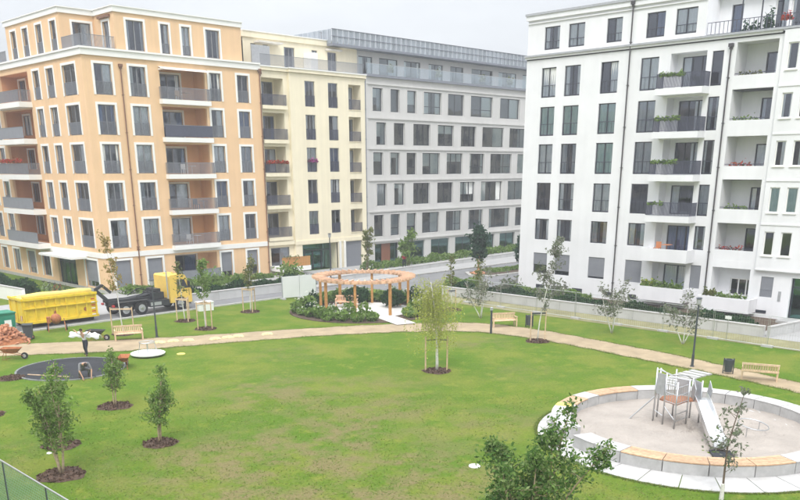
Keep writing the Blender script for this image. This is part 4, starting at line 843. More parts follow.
for k in range(44): link('rafter', rf, pg, (0, 0, 0), 2 * PI * k / 44)
def bed_plants():
    g = random.Random(3); n = 0
    ones = 'first second third fourth fifth sixth seventh eighth ninth'.split(); ORD = ones + 'tenth eleventh twelfth thirteenth fourteenth fifteenth sixteenth seventeenth eighteenth nineteenth twentieth'.split() + ['twenty-' + o for o in ones] + ['thirtieth']; cnts = [0, 0]
    for ring, (rad, cnt, hh) in enumerate(((5.1, 30, .6), (4.3, 22, .85))):
        for k in range(cnt):
            a = ga_ + 2 * PI * (k + .5) / cnt; da = (a - ga_ + PI) % (2 * PI) - PI
            if abs(da) < R(13): continue
            r_ = rad + g.uniform(-.25, .25); hs = hh * g.uniform(.75, 1.35) * (1.3 if ring and abs((a - fa + PI) % (2 * PI) - PI) > 1.6 else 1)
            kind = g.random(); lm = 'leaf_hedge' if kind < .3 else 'leaf_shrub'
            rt = thing('garden_shrub', '', 'shrub', (44.15 + r_ * math.cos(a), 48.2 + r_ * math.sin(a), .05), 0, 'shrubs planted round the pergola')
            m = 150; P = RNG.normal(size=(m, 3)); P /= np.linalg.norm(P, axis=1)[:, None]; P *= (RNG.uniform(.3, 1, m) ** .4)[:, None]; P = P * (.5, .5, hs * .55) + (0, 0, hs * .55)
            leaves('foliage', P[P[:, 2] > 0], .16, lm, rt); MB().tube([(0, 0, 0), (0, 0, hs * .6)], .02, 5).build('stems', 'bark', rt)
            fl = g.random() < .42
            if fl: F_ = RNG.normal(size=(14, 3)) * (.3, .3, .08) + (0, 0, hs * 1.02); leaves('flowers', F_, .14, 'flower_white', rt, elong=1)['kind'] = 'stuff'
            look = 'dark leafy' if lm == 'leaf_hedge' else 'mid green leafy'; cnts[ring] += 1
            rt['label'] = f"{look} shrub{' with white flowers' if fl else ''}, {ORD[cnts[ring] - 1]} from garden path in {'outer' if ring == 0 else 'inner'} pergola row"
            n += 1
bed_plants()
for (x, y, n_, lab) in ((44.9, 50.3, 500, 'tall dark shrub in the middle of the gravel under the pergola'), (46.6, 47.6, 420, 'broad dark shrub right of the middle under the pergola'), (45.9, 50.9, 420, 'leafy shrub at the back of the gravel under the pergola')):
    rt = thing('garden_shrub', lab, 'shrub', (x, y, .07)); P = RNG.normal(size=(n_, 3)); P /= np.linalg.norm(P, axis=1)[:, None]; P *= (RNG.uniform(.3, 1, n_) ** .4)[:, None]; leaves('foliage', P * (.95, .95, .62) + (0, 0, .72), .17, 'leaf_hedge', rt); MB().tube([(0, 0, 0), (0, 0, .8)], .03, 5).build('stems', 'bark', rt)

# ------------------------------------------------------------------ benches, bins, lamps
def make_bench(label, loc, rz, m='wood_pale'):
    t = thing('park_bench', label, 'bench', loc, rz, 'wooden park benches')
    sl_ = MB().box(-.9, .9, -.045, .045, -.02, .02).mesh('seat_slat', m)
    for i in range(5): link('seat_slat', sl_, t, (0, -.2 + i * .1, .44))
    tr_ = MB().box(-.9, .9, -.03, .03, -.05, .05).mesh('back_rail', m)
    for z in (.50, .86): link('back_rail', tr_, t, (0, .26 + (z - .5) * .2, z))
    vs = MB().box(-.035, .035, -.012, .012, 0, .28).mesh('back_slat', m)
    for i in range(15): o = link('back_slat', vs, t, (-.82 + i * .117, .275, .545)); o.rotation_euler = (-.2, 0, 0)
    for x in (-.84, .84):
        MB().box(x - .04, x + .04, -.26, -.18, 0, .64).build('leg', m, t); MB().box(x - .04, x + .04, .2, .28, 0, .46).build('leg', m, t)
        MB().box(x - .045, x + .045, -.30, .3, .64, .69).build('armrest', m, t)
    return t
b1 = make_bench('pale wooden bench by the path in front of the truck at left', (25.6, 50.5, 0), math.atan2(-.7, 1.6))
dup(b1, 'pale wooden bench beyond the path beside the short dark post', (46.15, 36.1, 0), math.atan2(-.8, 1.3))
dup(b1, 'wooden bench seen from behind on the right, between litter bin and path', (43.2, 17.0, 0), math.atan2(-1.5, .6) + PI)
make_bench('reddish wooden bench standing under the pergola', (43.9, 50.0, .07), math.atan2(-.75, .66), 'wood_pergola')
def litter_bin(label, x, y, rz):
    t = thing('litter_bin', label, 'bin', (x, y, 0), rz, 'dark park litter bins')
    MB().tube([(0, 0, .12), (0, 0, .72)], [.19, .23], 14).build('body', 'bin_dark', t, smooth=False); MB().arc(0, 0, .17, .245, 0, 2 * PI, .721, .78, 16).build('rim', 'lamp_dark', t)
    for s_ in (-1, 1): MB().box(s_ * .25 - .025, s_ * .25 + .025, -.03, .03, 0, .85).build('post', 'lamp_dark', t)
    MB().box(-.225, .225, -.02, .02, .14, .17).build('crossbar', 'lamp_dark', t)
litter_bin('dark litter bin right of the far bench', 47.3, 34.8, -.6); litter_bin('dark litter bin left of the bench seen from behind', 43.35, 18.75, -1.1)
def lamp_post(label, x, y, hgt, rz=0):
    t = thing('lamp_post', label, 'lamp', (x, y, 0), rz, 'park lamp posts')
    MB().tube([(0, 0, 0), (0, 0, .7), (0, 0, .72), (0, 0, hgt)], [.075, .075, .055, .045], 12).build('pole', 'lamp_dark', t); MB().cyl(0, 0, 0, .06, .13, .11, 14).build('base', 'lamp_dark', t)
    MB().tube([(0, 0, hgt), (0, 0, hgt + .05), (0, 0, hgt + .32), (0, 0, hgt + .36)], [.06, .12, .14, .05], 14).build('lamp_head', 'panel_grey', t)
    MB().cyl(0, 0, hgt + .36, hgt + .40, .19, .12, 14).build('cap', 'lamp_dark', t)
lamp_post('dark lamp post beside the left bench in front of the truck', 27.3, 50.0, 3.35); lamp_post('tall dark lamp post behind the playground beside the path', 43.6, 20.9, 3.4)
t = thing('lamp_bollard', 'short dark post with pale cap beside the far bench', 'post', (43.5, 35.1, 0)); MB().tube([(0, 0, 0), (0, 0, 1.55)], [.075, .065], 12).build('pole', 'lamp_dark', t); MB().tube([(0, 0, 1.55), (0, 0, 1.72), (0, 0, 1.76)], [.10, .10, .04], 12).build('lamp_head', 'panel_grey', t)
lamp_post('thin grey street lamp before the cream block entrance', 52.5, 62.0, 4.3)

# ------------------------------------------------------------------ sandpit with ring bench
RX, RY, RO, RI = 32.4, 15.3, 5.75, 4.95
mat('sand', (.35, .31, .275), .95, .8, .11, .9, 12)
sb_ = MB(); sb_.v.append((RX, RY, .05)); NR, NA = 46, 120        # trodden sand: dips, footprints, a little heap by the slide
for i in range(1, NR + 1):
    for j in range(NA):
        a = 2 * PI * (j + .5 * (i % 2)) / NA; r_ = 5.2 * i / NR; x, y = RX + r_ * math.cos(a), RY + r_ * math.sin(a)
        sb_.v.append((x, y, .05 + .018 * math.sin(x * 2.3 + 1.7 * math.sin(y * 1.9)) * math.sin(y * 2.7 + x) + RNG.normal(0, .011) - .05 * math.exp(-((x - 30.2) ** 2 + (y - 12.9) ** 2) / .8)))
for j in range(NA): sb_.f.append((0, 1 + j, 1 + (j + 1) % NA))
for i in range(NR - 1):
    for j in range(NA):
        a, b = 1 + i * NA + j, 1 + i * NA + (j + 1) % NA; sb_.f.append((a, a + NA, b + NA, b))
structure('sandpit', sb_, 'sand')
ap = tag(link('paved_apron', None, None, (31.75, 14.8, 0)), 'ring of pale concrete slabs round the sandpit', 'paving', kind='structure')
for k in range(22):
    a0 = fa - R(140) + k * R(280) / 22; MB().arc(0, 0, 4.6, 6.35, a0 + .003, a0 + R(280) / 22 - .003, -.05, .03, 4).build('paving_slab', 'concrete_light', ap)
rb = thing('ring_bench', 'round concrete bench wall with wooden seat sections round the sandpit', 'bench', (RX, RY, 0))
def seat_block(a0, a1, wood, yellow=False):
    o = MB().arc(0, 0, RI, RO, a0 + .003, a1 - .003, .0, .44 if wood else .48, 6).build('concrete_block', 'concrete', rb)
    if wood:
        for j in range(5): MB().arc(0, 0, RI - .03 + j * .17, RI + .12 + j * .17, a0 + .003, a1 - .003, .455, .50, 6).build('seat_slat', 'wood', o)
    else: MB().arc(0, 0, RI - .02, RO + .02, a0 + .004, a1 - .004, .482, .50, 6).build('coping', 'concrete_light', o)
cuts = [156.5, 169, 181, 197, 213, 229, 245] + [245 + 171 * k / 11 for k in range(1, 12)] + [429, 442, 452, 467, 487, 507.5]
for a0, a1 in zip(cuts[:-1], cuts[1:]): seat_block(R(a0), R(a1), any(lo <= a0 < hi for lo, hi in ((181, 245), (416, 442), (452, 467))))
yt = tag(MB().arc(RX, RY, RI + .1, RO, R(107.6), R(112), .5, .53, 4).build('yellow_cloth', 'sack_yellow'), 'small yellow cloth lying on the left of the ring bench', 'cloth')
# white slab steps to the path
for k in range(9):
    u = k / 8; x = 38.35 + 4.1 * u; y = 19.55 + .5 * math.sin(u * 2.2) - .1 * u
    tag(MB().box(-.17, .17, -.62, .62, -.02, .07).build('stepping_slab', 'concrete_light', None, (x, y, 0), .18 - .35 * u + .02 * math.sin(k * 5)), ('stepping slab next to the ring bench, first of the row to the path', 'second stepping slab from the ring bench towards the path', 'third stepping slab from the ring bench towards the path', 'fourth stepping slab from the ring bench towards the path', 'middle stepping slab between ring bench and path', 'fourth stepping slab back from the path', 'third stepping slab back from the path', 'second stepping slab back from the path', 'last stepping slab, nearest the gravel path and litter bin')[k], 'slab', 'white stepping slabs to the playground')

# ------------------------------------------------------------------ climbing frame and slide
cf = thing('climbing_frame', 'steel climbing frame with slide standing in the round sandpit', 'climbing frame', (33.0, 16.25, .05))
posts = [(-.55, .82, 2.35), (-.72, .28, 2.25), (-1.0, -.40, 2.0), (0.0, -.42, 1.95), (.55, -.72, 1.85), (.95, -.1, 1.8), (.75, .6, 2.1), (.1, 1.0, 2.2)]
for x, y, hh in posts: MB().tube([(x, y, -.05), (x, y, hh)], .036, 10).build('post', 'steel', cf, smooth=True)
mat('deck_red', (.36, .16, .09), .8, 6, .2); pl = MB().prism([(x * .8, y * .8) for x, y, _ in posts], .94, 1.0).build('platform', 'deck_red', cf)
def netpanel(i, j, z0, z1, m='panel_grey', solid=True):
    (x0, y0, _), (x1, y1, _) = posts[i], posts[j]
    if solid: MB().bar((x0 * .9 + x1 * .1, y0 * .9 + y1 * .1, (z0 + z1) / 2), (x1 * .9 + x0 * .1, y1 * .9 + y0 * .1, (z0 + z1) / 2), .03, z1 - z0).build('side_panel', m, cf)
    else:
        b = MB()
        for z in (z0, (z0 + z1) / 2, z1): b.tube([(x0, y0, z), (x1, y1, z)], .018, 6)
        for k in range(1, 5): u = k / 5; b.tube([(x0 + (x1 - x0) * u, y0 + (y1 - y0) * u, z0), (x0 + (x1 - x0) * u, y0 + (y1 - y0) * u, z1)], .012, 6)
        b.build('rope_net', 'steel', cf)
netpanel(0, 1, 1.25, 2.15); netpanel(1, 2, 1.05, 1.8, solid=False); netpanel(2, 3, 1.05, 1.75, solid=False); netpanel(4, 5, 1.0, 1.75); netpanel(5, 6, 1.0, 1.7); netpanel(7, 0, 1.1, 2.0, solid=False); netpanel(6, 7, 1.0, 1.7, solid=False)
MB().tube([(-.55, .82, 1.1), (-1.0, 1.75, -.05)], .035, 8).build('brace', 'steel', cf)
for z in (.3, .6): MB().tube([(-1.0, -.4, z), (0, -.42, z)], .025, 8).build('rung', 'steel', cf)
for i in range(2): MB().tube([(posts[i][0], posts[i][1], .5 + i * .3), (posts[i + 1][0], posts[i + 1][1], .35)], .02, 6).build('rung', 'steel', cf)
MB().tube([posts[0][:2] + (2.3,), (-.2, .3, 2.05), (.5, .0, 1.95), (.95, -.1, 1.75)], .025, 7).build('top_rope', 'steel', cf); MB().tube([posts[7][:2] + (2.15,), (0, .3, 1.9), (0.0, -.42, 1.9)], .025, 7).build('top_rope', 'steel', cf)
# slide: trough with raised sides, running down towards the bench
s0_, s1_ = Vector((.78, -.55, 1.02)), Vector((-2.55, -3.15, .16)); sd_ = (s1_ - s0_); sx = Vector((sd_.y, -sd_.x, 0)).normalized(); b = MB()
prof = [(-.30, .26), (-.27, .26), (-.24, .03), (.24, .03), (.27, .26), (.30, .26), (.30, -.02), (-.30, -.02)]; path_ = [0, .08, .3, .55, .78, .9, 1.0]; zz = [1.02, 1.0, .80, .50, .24, .17, .16]
i0 = 0
for u, z in zip(path_, zz):
    c = s0_ + sd_ * u
    for w, d in prof: b.v.append((c.x + sx.x * w, c.y + sx.y * w, z + d))
for k in range(len(path_) - 1):
    for j in range(8): b.f.append((k * 8 + j, k * 8 + (j + 1) % 8, k * 8 + 8 + (j + 1) % 8, k * 8 + 8 + j))
b.f += [tuple(range(8))[::-1], tuple(range(len(path_) * 8 - 8, len(path_) * 8))]
slide = b.build('slide', 'steel_bright', cf)
for s_ in (-1, 1): c = s0_; MB().bar((c.x + sx.x * .33 * s_, c.y + sx.y * .33 * s_, 1.55), (c.x + sx.x * .33 * s_ + sd_.x * .13, c.y + sx.y * .33 * s_ + sd_.y * .13, 1.28), .03, .62).build('slide_wing', 'panel_grey', slide)
c = s0_ + sd_ * .97; MB().tube([(c.x - sx.x * .2, c.y - sx.y * .2, .16), (c.x - sx.x * .2, c.y - sx.y * .2, -.05)], .03, 7).tube([(c.x + sx.x * .2, c.y + sx.y * .2, .16), (c.x + sx.x * .2, c.y + sx.y * .2, -.05)], .03, 7).build('slide_foot', 'steel', slide)
MB().box(-.45, .45, -.4, .4, .0, .03).build('landing_mat', 'rubber_black', cf, (s1_.x - .25, s1_.y - .2, 0), math.atan2(sd_.y, sd_.x))
tb = thing('balance_hoop', 'thin bent steel hoop in the sand right of the slide', 'play equipment', (33.6, 13.2, .05))
for k, (dx, dy, rr_, z) in enumerate(((0, 0, .6, .4),)): MB().tube([(dx + rr_ * math.cos(a), dy + rr_ * math.sin(a), z + .1 * math.sin(a)) for a in [2 * PI * i / 20 for i in range(21)]], .022, 6).build('hoop', 'steel', tb); MB().tube([(dx - rr_, dy, z), (dx - rr_, dy, -.05)], .022, 6).tube([(dx + rr_, dy, z), (dx + rr_, dy, -.05)], .022, 6).build('leg', 'steel', tb)

# ------------------------------------------------------------------ rubber play mat, carousel, covers
structure('rubber_mat', MB().prism([(19.3 + 2.78 * math.cos(a), 45.15 + 2.78 * math.sin(a)) for a in [2 * PI * i / 64 for i in range(64)]], 0, .03), 'rubber_black')
mat('mat_edge', (.20, .21, .20), .9, 5, .15)
mrim = tag(link('mat_kerb', None, None, (19.3, 45.15, 0)), 'grey kerb ring of the round black rubber mat', 'kerb', kind='structure')
for k in range(24): MB().arc(0, 0, 2.79, 2.90, 2 * PI * k / 24 + .01, 2 * PI * (k + 1) / 24 - .01, 0, .05, 2).build('kerb_stone', 'mat_edge', mrim)
ca = thing('carousel', 'white round playground carousel disc with rail on the lawn by the path', 'carousel', (24.05, 45.3, 0))
MB().tube([(0, 0, .10), (0, 0, .16), (0, 0, .18)], [.98, 1.0, .96], 40).build('disc', 'white_plastic', ca); MB().cyl(0, 0, 0, .1, .5, .5, 20).build('base', 'lamp_dark', ca); MB().tube([(0, 0, .18), (0, 0, .75)], .04, 10).build('hub', 'steel', ca)
MB().tube([(.45 * math.cos(a), .45 * math.sin(a), .8) for a in [2 * PI * i / 20 for i in range(21)]], .022, 7).tube([(-.45, 0, .8), (0, 0, .74), (.45, 0, .8)], .018, 6).tube([(.45, 0, .8), (.6, 0, .18)], .02, 6).tube([(-.45, 0, .8), (-.6, 0, .18)], .02, 6).build('hand_rail', 'steel', ca)
for x, y, r_, lab in ((22.65, 18.85, .22, 'small round white cover in the lawn left of the large bush'), (12.2, 31.6, .10, 'tiny white marker in the grass at the left edge'), (25.6, 44.2, .25, 'small pale yellow patch lid in the grass below the path')):
    tag(MB().tube([(0, 0, 0), (0, 0, .035), (0, 0, .045)], [r_, r_, r_ * .85], 20).build('ground_cover', 'white_plastic' if r_ != .25 else 'sack_yellow', None, (x, y, 0)), lab, 'cover')

# ------------------------------------------------------------------ yellow container and truck
co = thing('skip_container', 'long yellow roll-off container with rolled tarpaulin on the street at left', 'container', (22.5, 59.2, 0))
cl_, cw_, ch_ = 5.3, 2.3, 2.0
def cbox(b, x0, x1, y0, y1, z0, z1): return b.box(x0, x1, y0, y1, z0, z1)
MB().box(0, cl_, 0, .06, .28, ch_).box(0, cl_, cw_ - .06, cw_, .28, ch_).box(0, .06, .06, cw_ - .06, .28, ch_).box(cl_ - .06, cl_, .06, cw_ - .06, .28, ch_).box(.06, cl_ - .06, .06, cw_ - .06, .28, .36).build('body', 'yellow_paint', co)
for i in range(8): MB().box(-.05, .05, -.09, -.002, .3, ch_ - .12).build('side_rib', 'yellow_paint', co, (.08 + i * (cl_ - .16) / 7, 0, 0))
for z in (ch_ - .1, 1.32, .3): MB().box(-.02, cl_ + .02, -.13, -.004 if z != 1.32 else -.006, z, z + (.16 if z != 1.32 else .06)).build('side_rail', 'yellow_paint', co)
MB().box(-.12, -.004, -.02, cw_, ch_ - .1, ch_ + .06).build('end_rail', 'yellow_paint', co)
for y in (.1, 1.1, 1.22, 2.2): MB().box(-.07, -.004, y - .05, y + .05, .3, ch_ - .12).build('door_post', 'yellow_paint', co)
for i, y in enumerate((.55, 1.7)):
    for k in range(3): MB().box(-.012, -.003, y - .18 + k * .13, y - .12 + k * .13, .5, .85).build('warning_stripe', 'white_plastic' if k % 2 else 'red_light', co)
for x in (2.2, 4.4): MB().cyl(0, 0, 0, .02, .14, .14, 16).build('round_mark', 'rust', co, (x, -.004, .9)).rotation_euler = (R(90), 0, 0)
for k in range(6): MB().box(cl_ - .5 + .0, cl_ - .22, -.014 - .0, -.006, .45 + k * .22, .52 + k * .22).build('warning_stripe', 'red_light' if k % 2 else 'white_plastic', co, (0, -.13, 0))
MB().tube([(.2, .45, ch_ + .12), (1.5, .5, ch_ + .15), (3.0, .48, ch_ + .13), (4.2, .5, ch_ + .16), (5.15, .46, ch_ + .12)], [.16, .2, .17, .2, .16], 9).build('rolled_tarpaulin', 'tarp', co, smooth=True)
P = np.c_[RNG.uniform(.1, 5.8, 300), RNG.uniform(.1, 2.2, 300)]
hm = MB(); nx, ny = 16, 7; hv = [[(.08 + i * (cl_ - .16) / nx, .08 + j * (cw_ - .16) / ny, ch_ - .1 + .28 * math.sin(PI * j / ny) * (.6 + .4 * math.sin(i * 1.3)) * (1 if 0 < i < nx else .2)) for j in range(ny + 1)] for i in range(nx + 1)]
for i in range(nx):
    for j in range(ny): hm.quad(hv[i][j], hv[i + 1][j], hv[i + 1][j + 1], hv[i][j + 1])
hm.build('load_heap', 'tarp', co)
for x in (.4, 4.9):
    for y in (.3, 2.0): o = MB().cyl(0, 0, -.09, .09, .16, .16, 14).build('roller', 'black_metal', co, (x, y, .16)); o.rotation_euler = (R(90), 0, 0)
MB().box(.1, cl_ - .1, .5, .62, .16, .28).box(.1, cl_ - .1, 1.7, 1.82, .16, .28).build('skid', 'black_metal', co)

def wheel(parent, x, y, r=.5, w=.30):
    o = MB().tube([(0, -w / 2, 0), (0, -w / 2 + .04, 0), (0, w / 2 - .04, 0), (0, w / 2, 0)], [r * .9, r, r, r * .9], 24).build('wheel', 'tyre', parent, (x, y, r))
    MB().tube([(0, -w / 2 - .012, 0), (0, -w / 2 + .002, 0)], [r * .56, r * .58], 20).build('rim', 'panel_grey', o); MB().tube([(0, -w / 2 - .06, 0), (0, -w / 2 - .01, 0)], [r * .18, r * .22], 12).build('hub_cap', 'steel', o); return o
tk = thing('hook_lift_truck', 'parked truck with yellow cab and bare black hook-lift chassis', 'truck', (28.85, 58.8, 0))
MB().box(.2, 6.3, .55, .75, .72, .98).box(.2, 6.3, 1.55, 1.75, .72, .98).box(.3, .5, .55, 1.75, .74, .96).box(2.4, 2.6, .75, 1.55, .74, .96).build('chassis', 'black_metal', tk)
for x in (1.0, 2.3): 
    for y in (.2, 2.1): wheel(tk, x, y)
for y in (.17, 2.13): wheel(tk, 5.6, y)
MB().box(.4, 2.9, .02, .42, 1.06, 1.10).box(.4, 2.9, 1.9, 2.3, 1.06, 1.10).build('mudguard', 'black_metal', tk)
MB().box(2.95, 4.6, -.02, .5, .5, .95).build('fuel_tank', 'black_metal', tk)
MB().box(3.0, 3.9, -.04, -.021, .6, .85).build('tank_strap', 'panel_grey', tk)
MB().box(3.5, 4.35, .3, 2.0, 1.0, 1.5).box(3.7, 4.2, .5, 1.8, 1.5, 1.75).build('pump_housing', 'black_metal', tk)
MB().tube([(3.9, .35, 1.5), (3.2, .4, 1.7), (2.2, .6, 1.35)], .04, 7).tube([(3.9, 1.9, 1.5), (3.0, 1.8, 1.75), (2.0, 1.6, 1.35)], .04, 7).build('hose', 'tyre', tk); MB().box(.0, 4.3, .66, .78, 1.0, 1.22).box(.0, 4.3, 1.52, 1.64, 1.0, 1.22).build('tilt_frame', 'black_metal', tk)
MB().bar((.1, 1.15, 1.2), (-.75, 1.15, 2.05), .22, .24).bar((-.75, 1.15, 2.05), (-.2, 1.15, 2.35), .2).bar((-.2, 1.15, 2.35), (.45, 1.15, 1.75), .18).build('hook_arm', 'black_metal', tk)
MB().tube([(1.0, .95, 1.1), (3.6, .95, 1.35)], .09, 10).tube([(1.0, 1.35, 1.1), (3.6, 1.35, 1.35)], .09, 10).build('hydraulic_ram', 'black_metal', tk)
for y in (.3, 2.0): MB().box(.08, .2, y - .14, y + .14, .78, .92).build('tail_light', 'red_light', tk)
cabp = [(4.72, .62), (4.72, 2.62), (4.85, 2.72), (6.0, 2.72), (6.15, 2.62), (6.55, 1.62), (6.62, 1.45), (6.62, .55), (6.1, .52), (6.02, .86), (5.85, 1.02), (5.35, 1.02), (5.16, .86), (5.08, .62)]
cabb = MB().profile(cabp, 0, 2.3).build('cab', 'yellow_cab', tk)
MB().profile([(5.42, 1.66), (5.42, 2.34), (6.02, 2.34), (6.3, 1.66)], -.012, -.002).build('side_window', 'dark_frame', cabb); MB().profile([(5.42, 1.66), (5.42, 2.34), (6.02, 2.34), (6.3, 1.66)], 2.302, 2.312).build('side_window', 'dark_frame', cabb)
MB().quad((6.57, .15, 1.62), (6.57, 2.15, 1.62), (6.19, 2.15, 2.56), (6.19, .15, 2.56)).build('windscreen', 'dark_frame', cabb)
MB().profile([(5.36, 1.08), (5.36, 2.42), (5.40, 2.42), (5.40, 1.08)], -.008, -.001).profile([(6.36, 1.08), (6.36, 1.6), (6.4, 1.5), (6.4, 1.08)], -.008, -.001).build('door_seam', 'black_metal', cabb)
MB().box(5.44, 5.6, -.03, -.002, 1.45, 1.5).build('door_handle', 'black_metal', cabb); MB().box(6.22, 6.32, -.32, -.08, 1.7, 2.2).bar((6.2, 0, 2.3), (6.27, -.2, 2.2), .03).build('mirror', 'black_metal', cabb)
MB().box(6.50, 6.72, .02, 2.28, .38, .68).build('bumper', 'panel_grey', cabb)
for y in (.28, 2.0): MB().box(6.721, 6.74, y - .17, y + .17, .5, .64).build('headlight', 'steel_bright', cabb)
MB().box(5.1, 5.85, -.03, .2, .38, .46).build('step', 'black_metal', cabb); MB().tube([(4.5, -.05, 1.0), (4.5, -.05, 3.1)], .05, 8).build('exhaust', 'panel_grey', tk)
for x in (5.0, 5.7): MB().cyl(x, 1.15, 2.72, 2.84, .07, .05, 10).build('beacon', 'sack_yellow', cabb)

gc = thing('waste_container', 'green waste container at the left edge before the yellow container', 'container', (19.6, 58.1, 0))
MB().profile([(0, .15), (-.1, 1.35), (1.9, 1.35), (1.8, .15)], 0, 1.3).build('body', 'green_paint', gc); MB().box(-.14, 1.94, -.05, 1.35, 1.36, 1.44).build('lid', 'green_paint', gc)
for x in (.2, 1.6):
    for y in (.2, 1.1): o = MB().cyl(0, 0, -.04, .04, .08, .08, 10).build('castor', 'tyre', gc, (x, y, .08)); o.rotation_euler = (R(90), 0, 0)
for x in (.45, 1.35): MB().box(x - .22, x + .22, -.05, -.02, .5, .95).build('paper_label', 'white_plastic', gc)

# ------------------------------------------------------------------ site clutter at left
pile = thing('rubble_heap', 'heap of orange brown clay bricks and wood at the left end of the path', 'heap', (19.6, 55.2, 0))
pb = MB(); g = random.Random(9)
for k in range(230):
    a = g.uniform(0, 2 * PI); r_ = abs(g.gauss(0, .55)); x, y = r_ * 1.5 * math.cos(a), r_ * .9 * math.sin(a); z = max(.05, 1.15 * math.exp(-(r_ / .75) ** 2) * g.uniform(.55, 1.0)); q = Vector((g.uniform(-1, 1), g.uniform(-1, 1), g.uniform(-.5, .5))).normalized() * g.uniform(.08, .2); pb.bar(Vector((x, y, z)) - q, Vector((x, y, z)) + q, g.uniform(.09, .18), g.uniform(.06, .12))
o = pb.build('rubble', 'clay', pile); o['kind'] = 'stuff'
pc = MB(); nn = 18
for k in range(nn): a = 2 * PI * k / nn; pc.v.append((1.5 * math.cos(a), .9 * math.sin(a), 0))
pc.v.append((0, 0, .85)); pc.f = [(k, (k + 1) % nn, nn) for k in range(nn)]; pc.build('core', 'rust', pile)
def dustbin(label, x, y, rz, m='bin_dark'):
    t = thing('wheeled_bin', label, 'bin', (x, y, 0), rz); MB().profile([(-.24, .06), (-.29, .95), (.29, .95), (.24, .06)], -.28, .28).build('body', m, t); MB().box(-.32, .32, -.32, .32, .952, 1.0).bar((-.3, -.36, .97), (.3, -.36, .97), .04).build('lid', m, t)
    for s_ in (-1, 1): o = MB().cyl(0, 0, -.03, .03, .1, .1, 12).build('wheel', 'tyre', t, (s_ * .27, .26, .1)); o.rotation_euler = (0, R(90), 0)
dustbin('dark wheeled bin right of the orange brown heap', 21.15, 55.4, -.5)
def wheelbarrow(label, x, y, rz, m):
    t = thing('wheelbarrow', label, 'wheelbarrow', (x, y, 0), rz)
    b = MB(); lo = [(-.30, -.2), (.32, -.14), (.32, .14), (-.30, .2)]; hi = [(-.55, -.36), (.58, -.28), (.58, .28), (-.55, .36)]
    b.v = [(px, py, .38) for px, py in lo] + [(px, py, .66) for px, py in hi] + [(px * .93, py * .93, .66) for px, py in hi] + [(px * .95, py * .95, .41) for px, py in lo]
    b.f = [(3, 2, 1, 0), (12, 13, 14, 15)] + [(j, (j + 1) % 4, 4 + (j + 1) % 4, 4 + j) for j in range(4)] + [(4 + j, 4 + (j + 1) % 4, 8 + (j + 1) % 4, 8 + j) for j in range(4)] + [(8 + j, 8 + (j + 1) % 4, 12 + (j + 1) % 4, 12 + j) for j in range(4)]
    b.build('tray', m, t)
    o = MB().tube([(0, -.05, 0), (0, .05, 0)], [.19, .19], 18).build('wheel', 'tyre', t, (.72, 0, .19)); MB().tube([(0, -.055, 0), (0, .055, 0)], [.1, .1], 12).build('rim', 'panel_grey', o)
    for s_ in (-1, 1): MB().tube([(.72, s_ * .08, .19), (.2, s_ * .2, .36), (-.5, s_ * .26, .46), (-1.05, s_ * .28, .58)], .018, 7).build('handle', 'rust', t); MB().tube([(-.35, s_ * .22, .42), (-.45, s_ * .24, 0), (-.2, s_ * .22, .02)], .016, 6).build('leg', 'rust', t)
wheelbarrow('rusty red wheelbarrow at the left end of the path before the heap', 18.0, 50.1, -.7, 'rust'); wheelbarrow('rust coloured wheelbarrow at the right rim of the black rubber mat', 21.5, 43.3, .9, 'rust'); wheelbarrow('dark wheelbarrow on the grass beyond the path near the left bench', 24.1, 52.0, -.9, 'black_metal')
ms = thing('cement_mixer', 'small rust orange mixer standing before the yellow container', 'machine', (23.7, 56.9, 0), -.4)
MB().tube([(0, -.3, .85), (0, -.12, .85), (0, .2, .85), (0, .42, .95)], [.16, .34, .34, .2], 16).build('drum', 'rust', ms, smooth=True)
for s_ in (-1, 1): MB().tube([(s_ * .5, 0, .85), (s_ * .55, -.4, .02)], .03, 7).tube([(s_ * .5, 0, .85), (s_ * .55, .4, .02)], .03, 7).build('leg', 'rust', ms); o = MB().cyl(0, 0, -.04, .04, .18, .18, 14).build('wheel', 'tyre', ms, (s_ * .62, .4, .18)); o.rotation_euler = (0, R(90), 0)
MB().box(-.6, -.35, -.2, .2, .6, 1.0).build('motor_box', 'rust', ms)
mat('sack_pale', (.56, .49, .27), .85, 6, .25)
sk = [(27.0, 47.9, 'flat pale yellow sacks lying on the path, left group'), (28.6, 47.1, 'pale yellow sacks on the path, second from left'), (30.1, 46.4, 'pale yellow sacks on the path, third from left'), (31.6, 45.9, 'pale yellow sacks on the path, fourth from left'), (33.4, 45.2, 'pale yellow sacks on the path, rightmost group')]
for i, (x, y, lab) in enumerate(sk):
    t = thing('sand_sacks', lab, 'sacks', (x, y, .012), -.45 + .1 * math.sin(i))
    for j in range((2, 1, 2, 1, 1)[i]):
        b = MB(); n = 8
        for u in range(n + 1):
            for v in range(7): X_, Y_ = (u / n - .5) * .75, (v / 6 - .5) * .42; e = max(0, (1 - (2 * u / n - 1) ** 4) * (1 - (2 * v / 6 - 1) ** 4)); b.v.append((X_, Y_, .01 + .13 * e ** .5 + .012 * math.sin(u * 2 + v * 3 + i)))
        for u in range(n):
            for v in range(6): q = u * 7 + v; b.f.append((q, q + 7, q + 8, q + 1))
        b.build('sack', 'sack_pale', t, ((j - .7) * .85, .12 * ((i + j) % 2), 0), .3 * ((i * 7 + j * 3) % 5 - 2) / 2, True)
hb = thing('hoarding_board', 'plain white hoarding board left of the pergola', 'board', (43.3, 57.4, 0), math.atan2(-.55, 2.9))
for i in range(2): MB().box(.02, 1.56, -.03, .03, .12, 1.88).build('panel', 'hoarding', hb, (i * 1.58, 0, 0))
for i in range(3): MB().box(-.04, .04, .03, .11, 0, 1.95).build('post', 'panel_grey', hb, (i * 1.58, .003, 0)); MB().box(-.15, .15, -.3, .3, 0, .1).build('foot', 'concrete', hb, (i * 1.58, 0.0, 0))
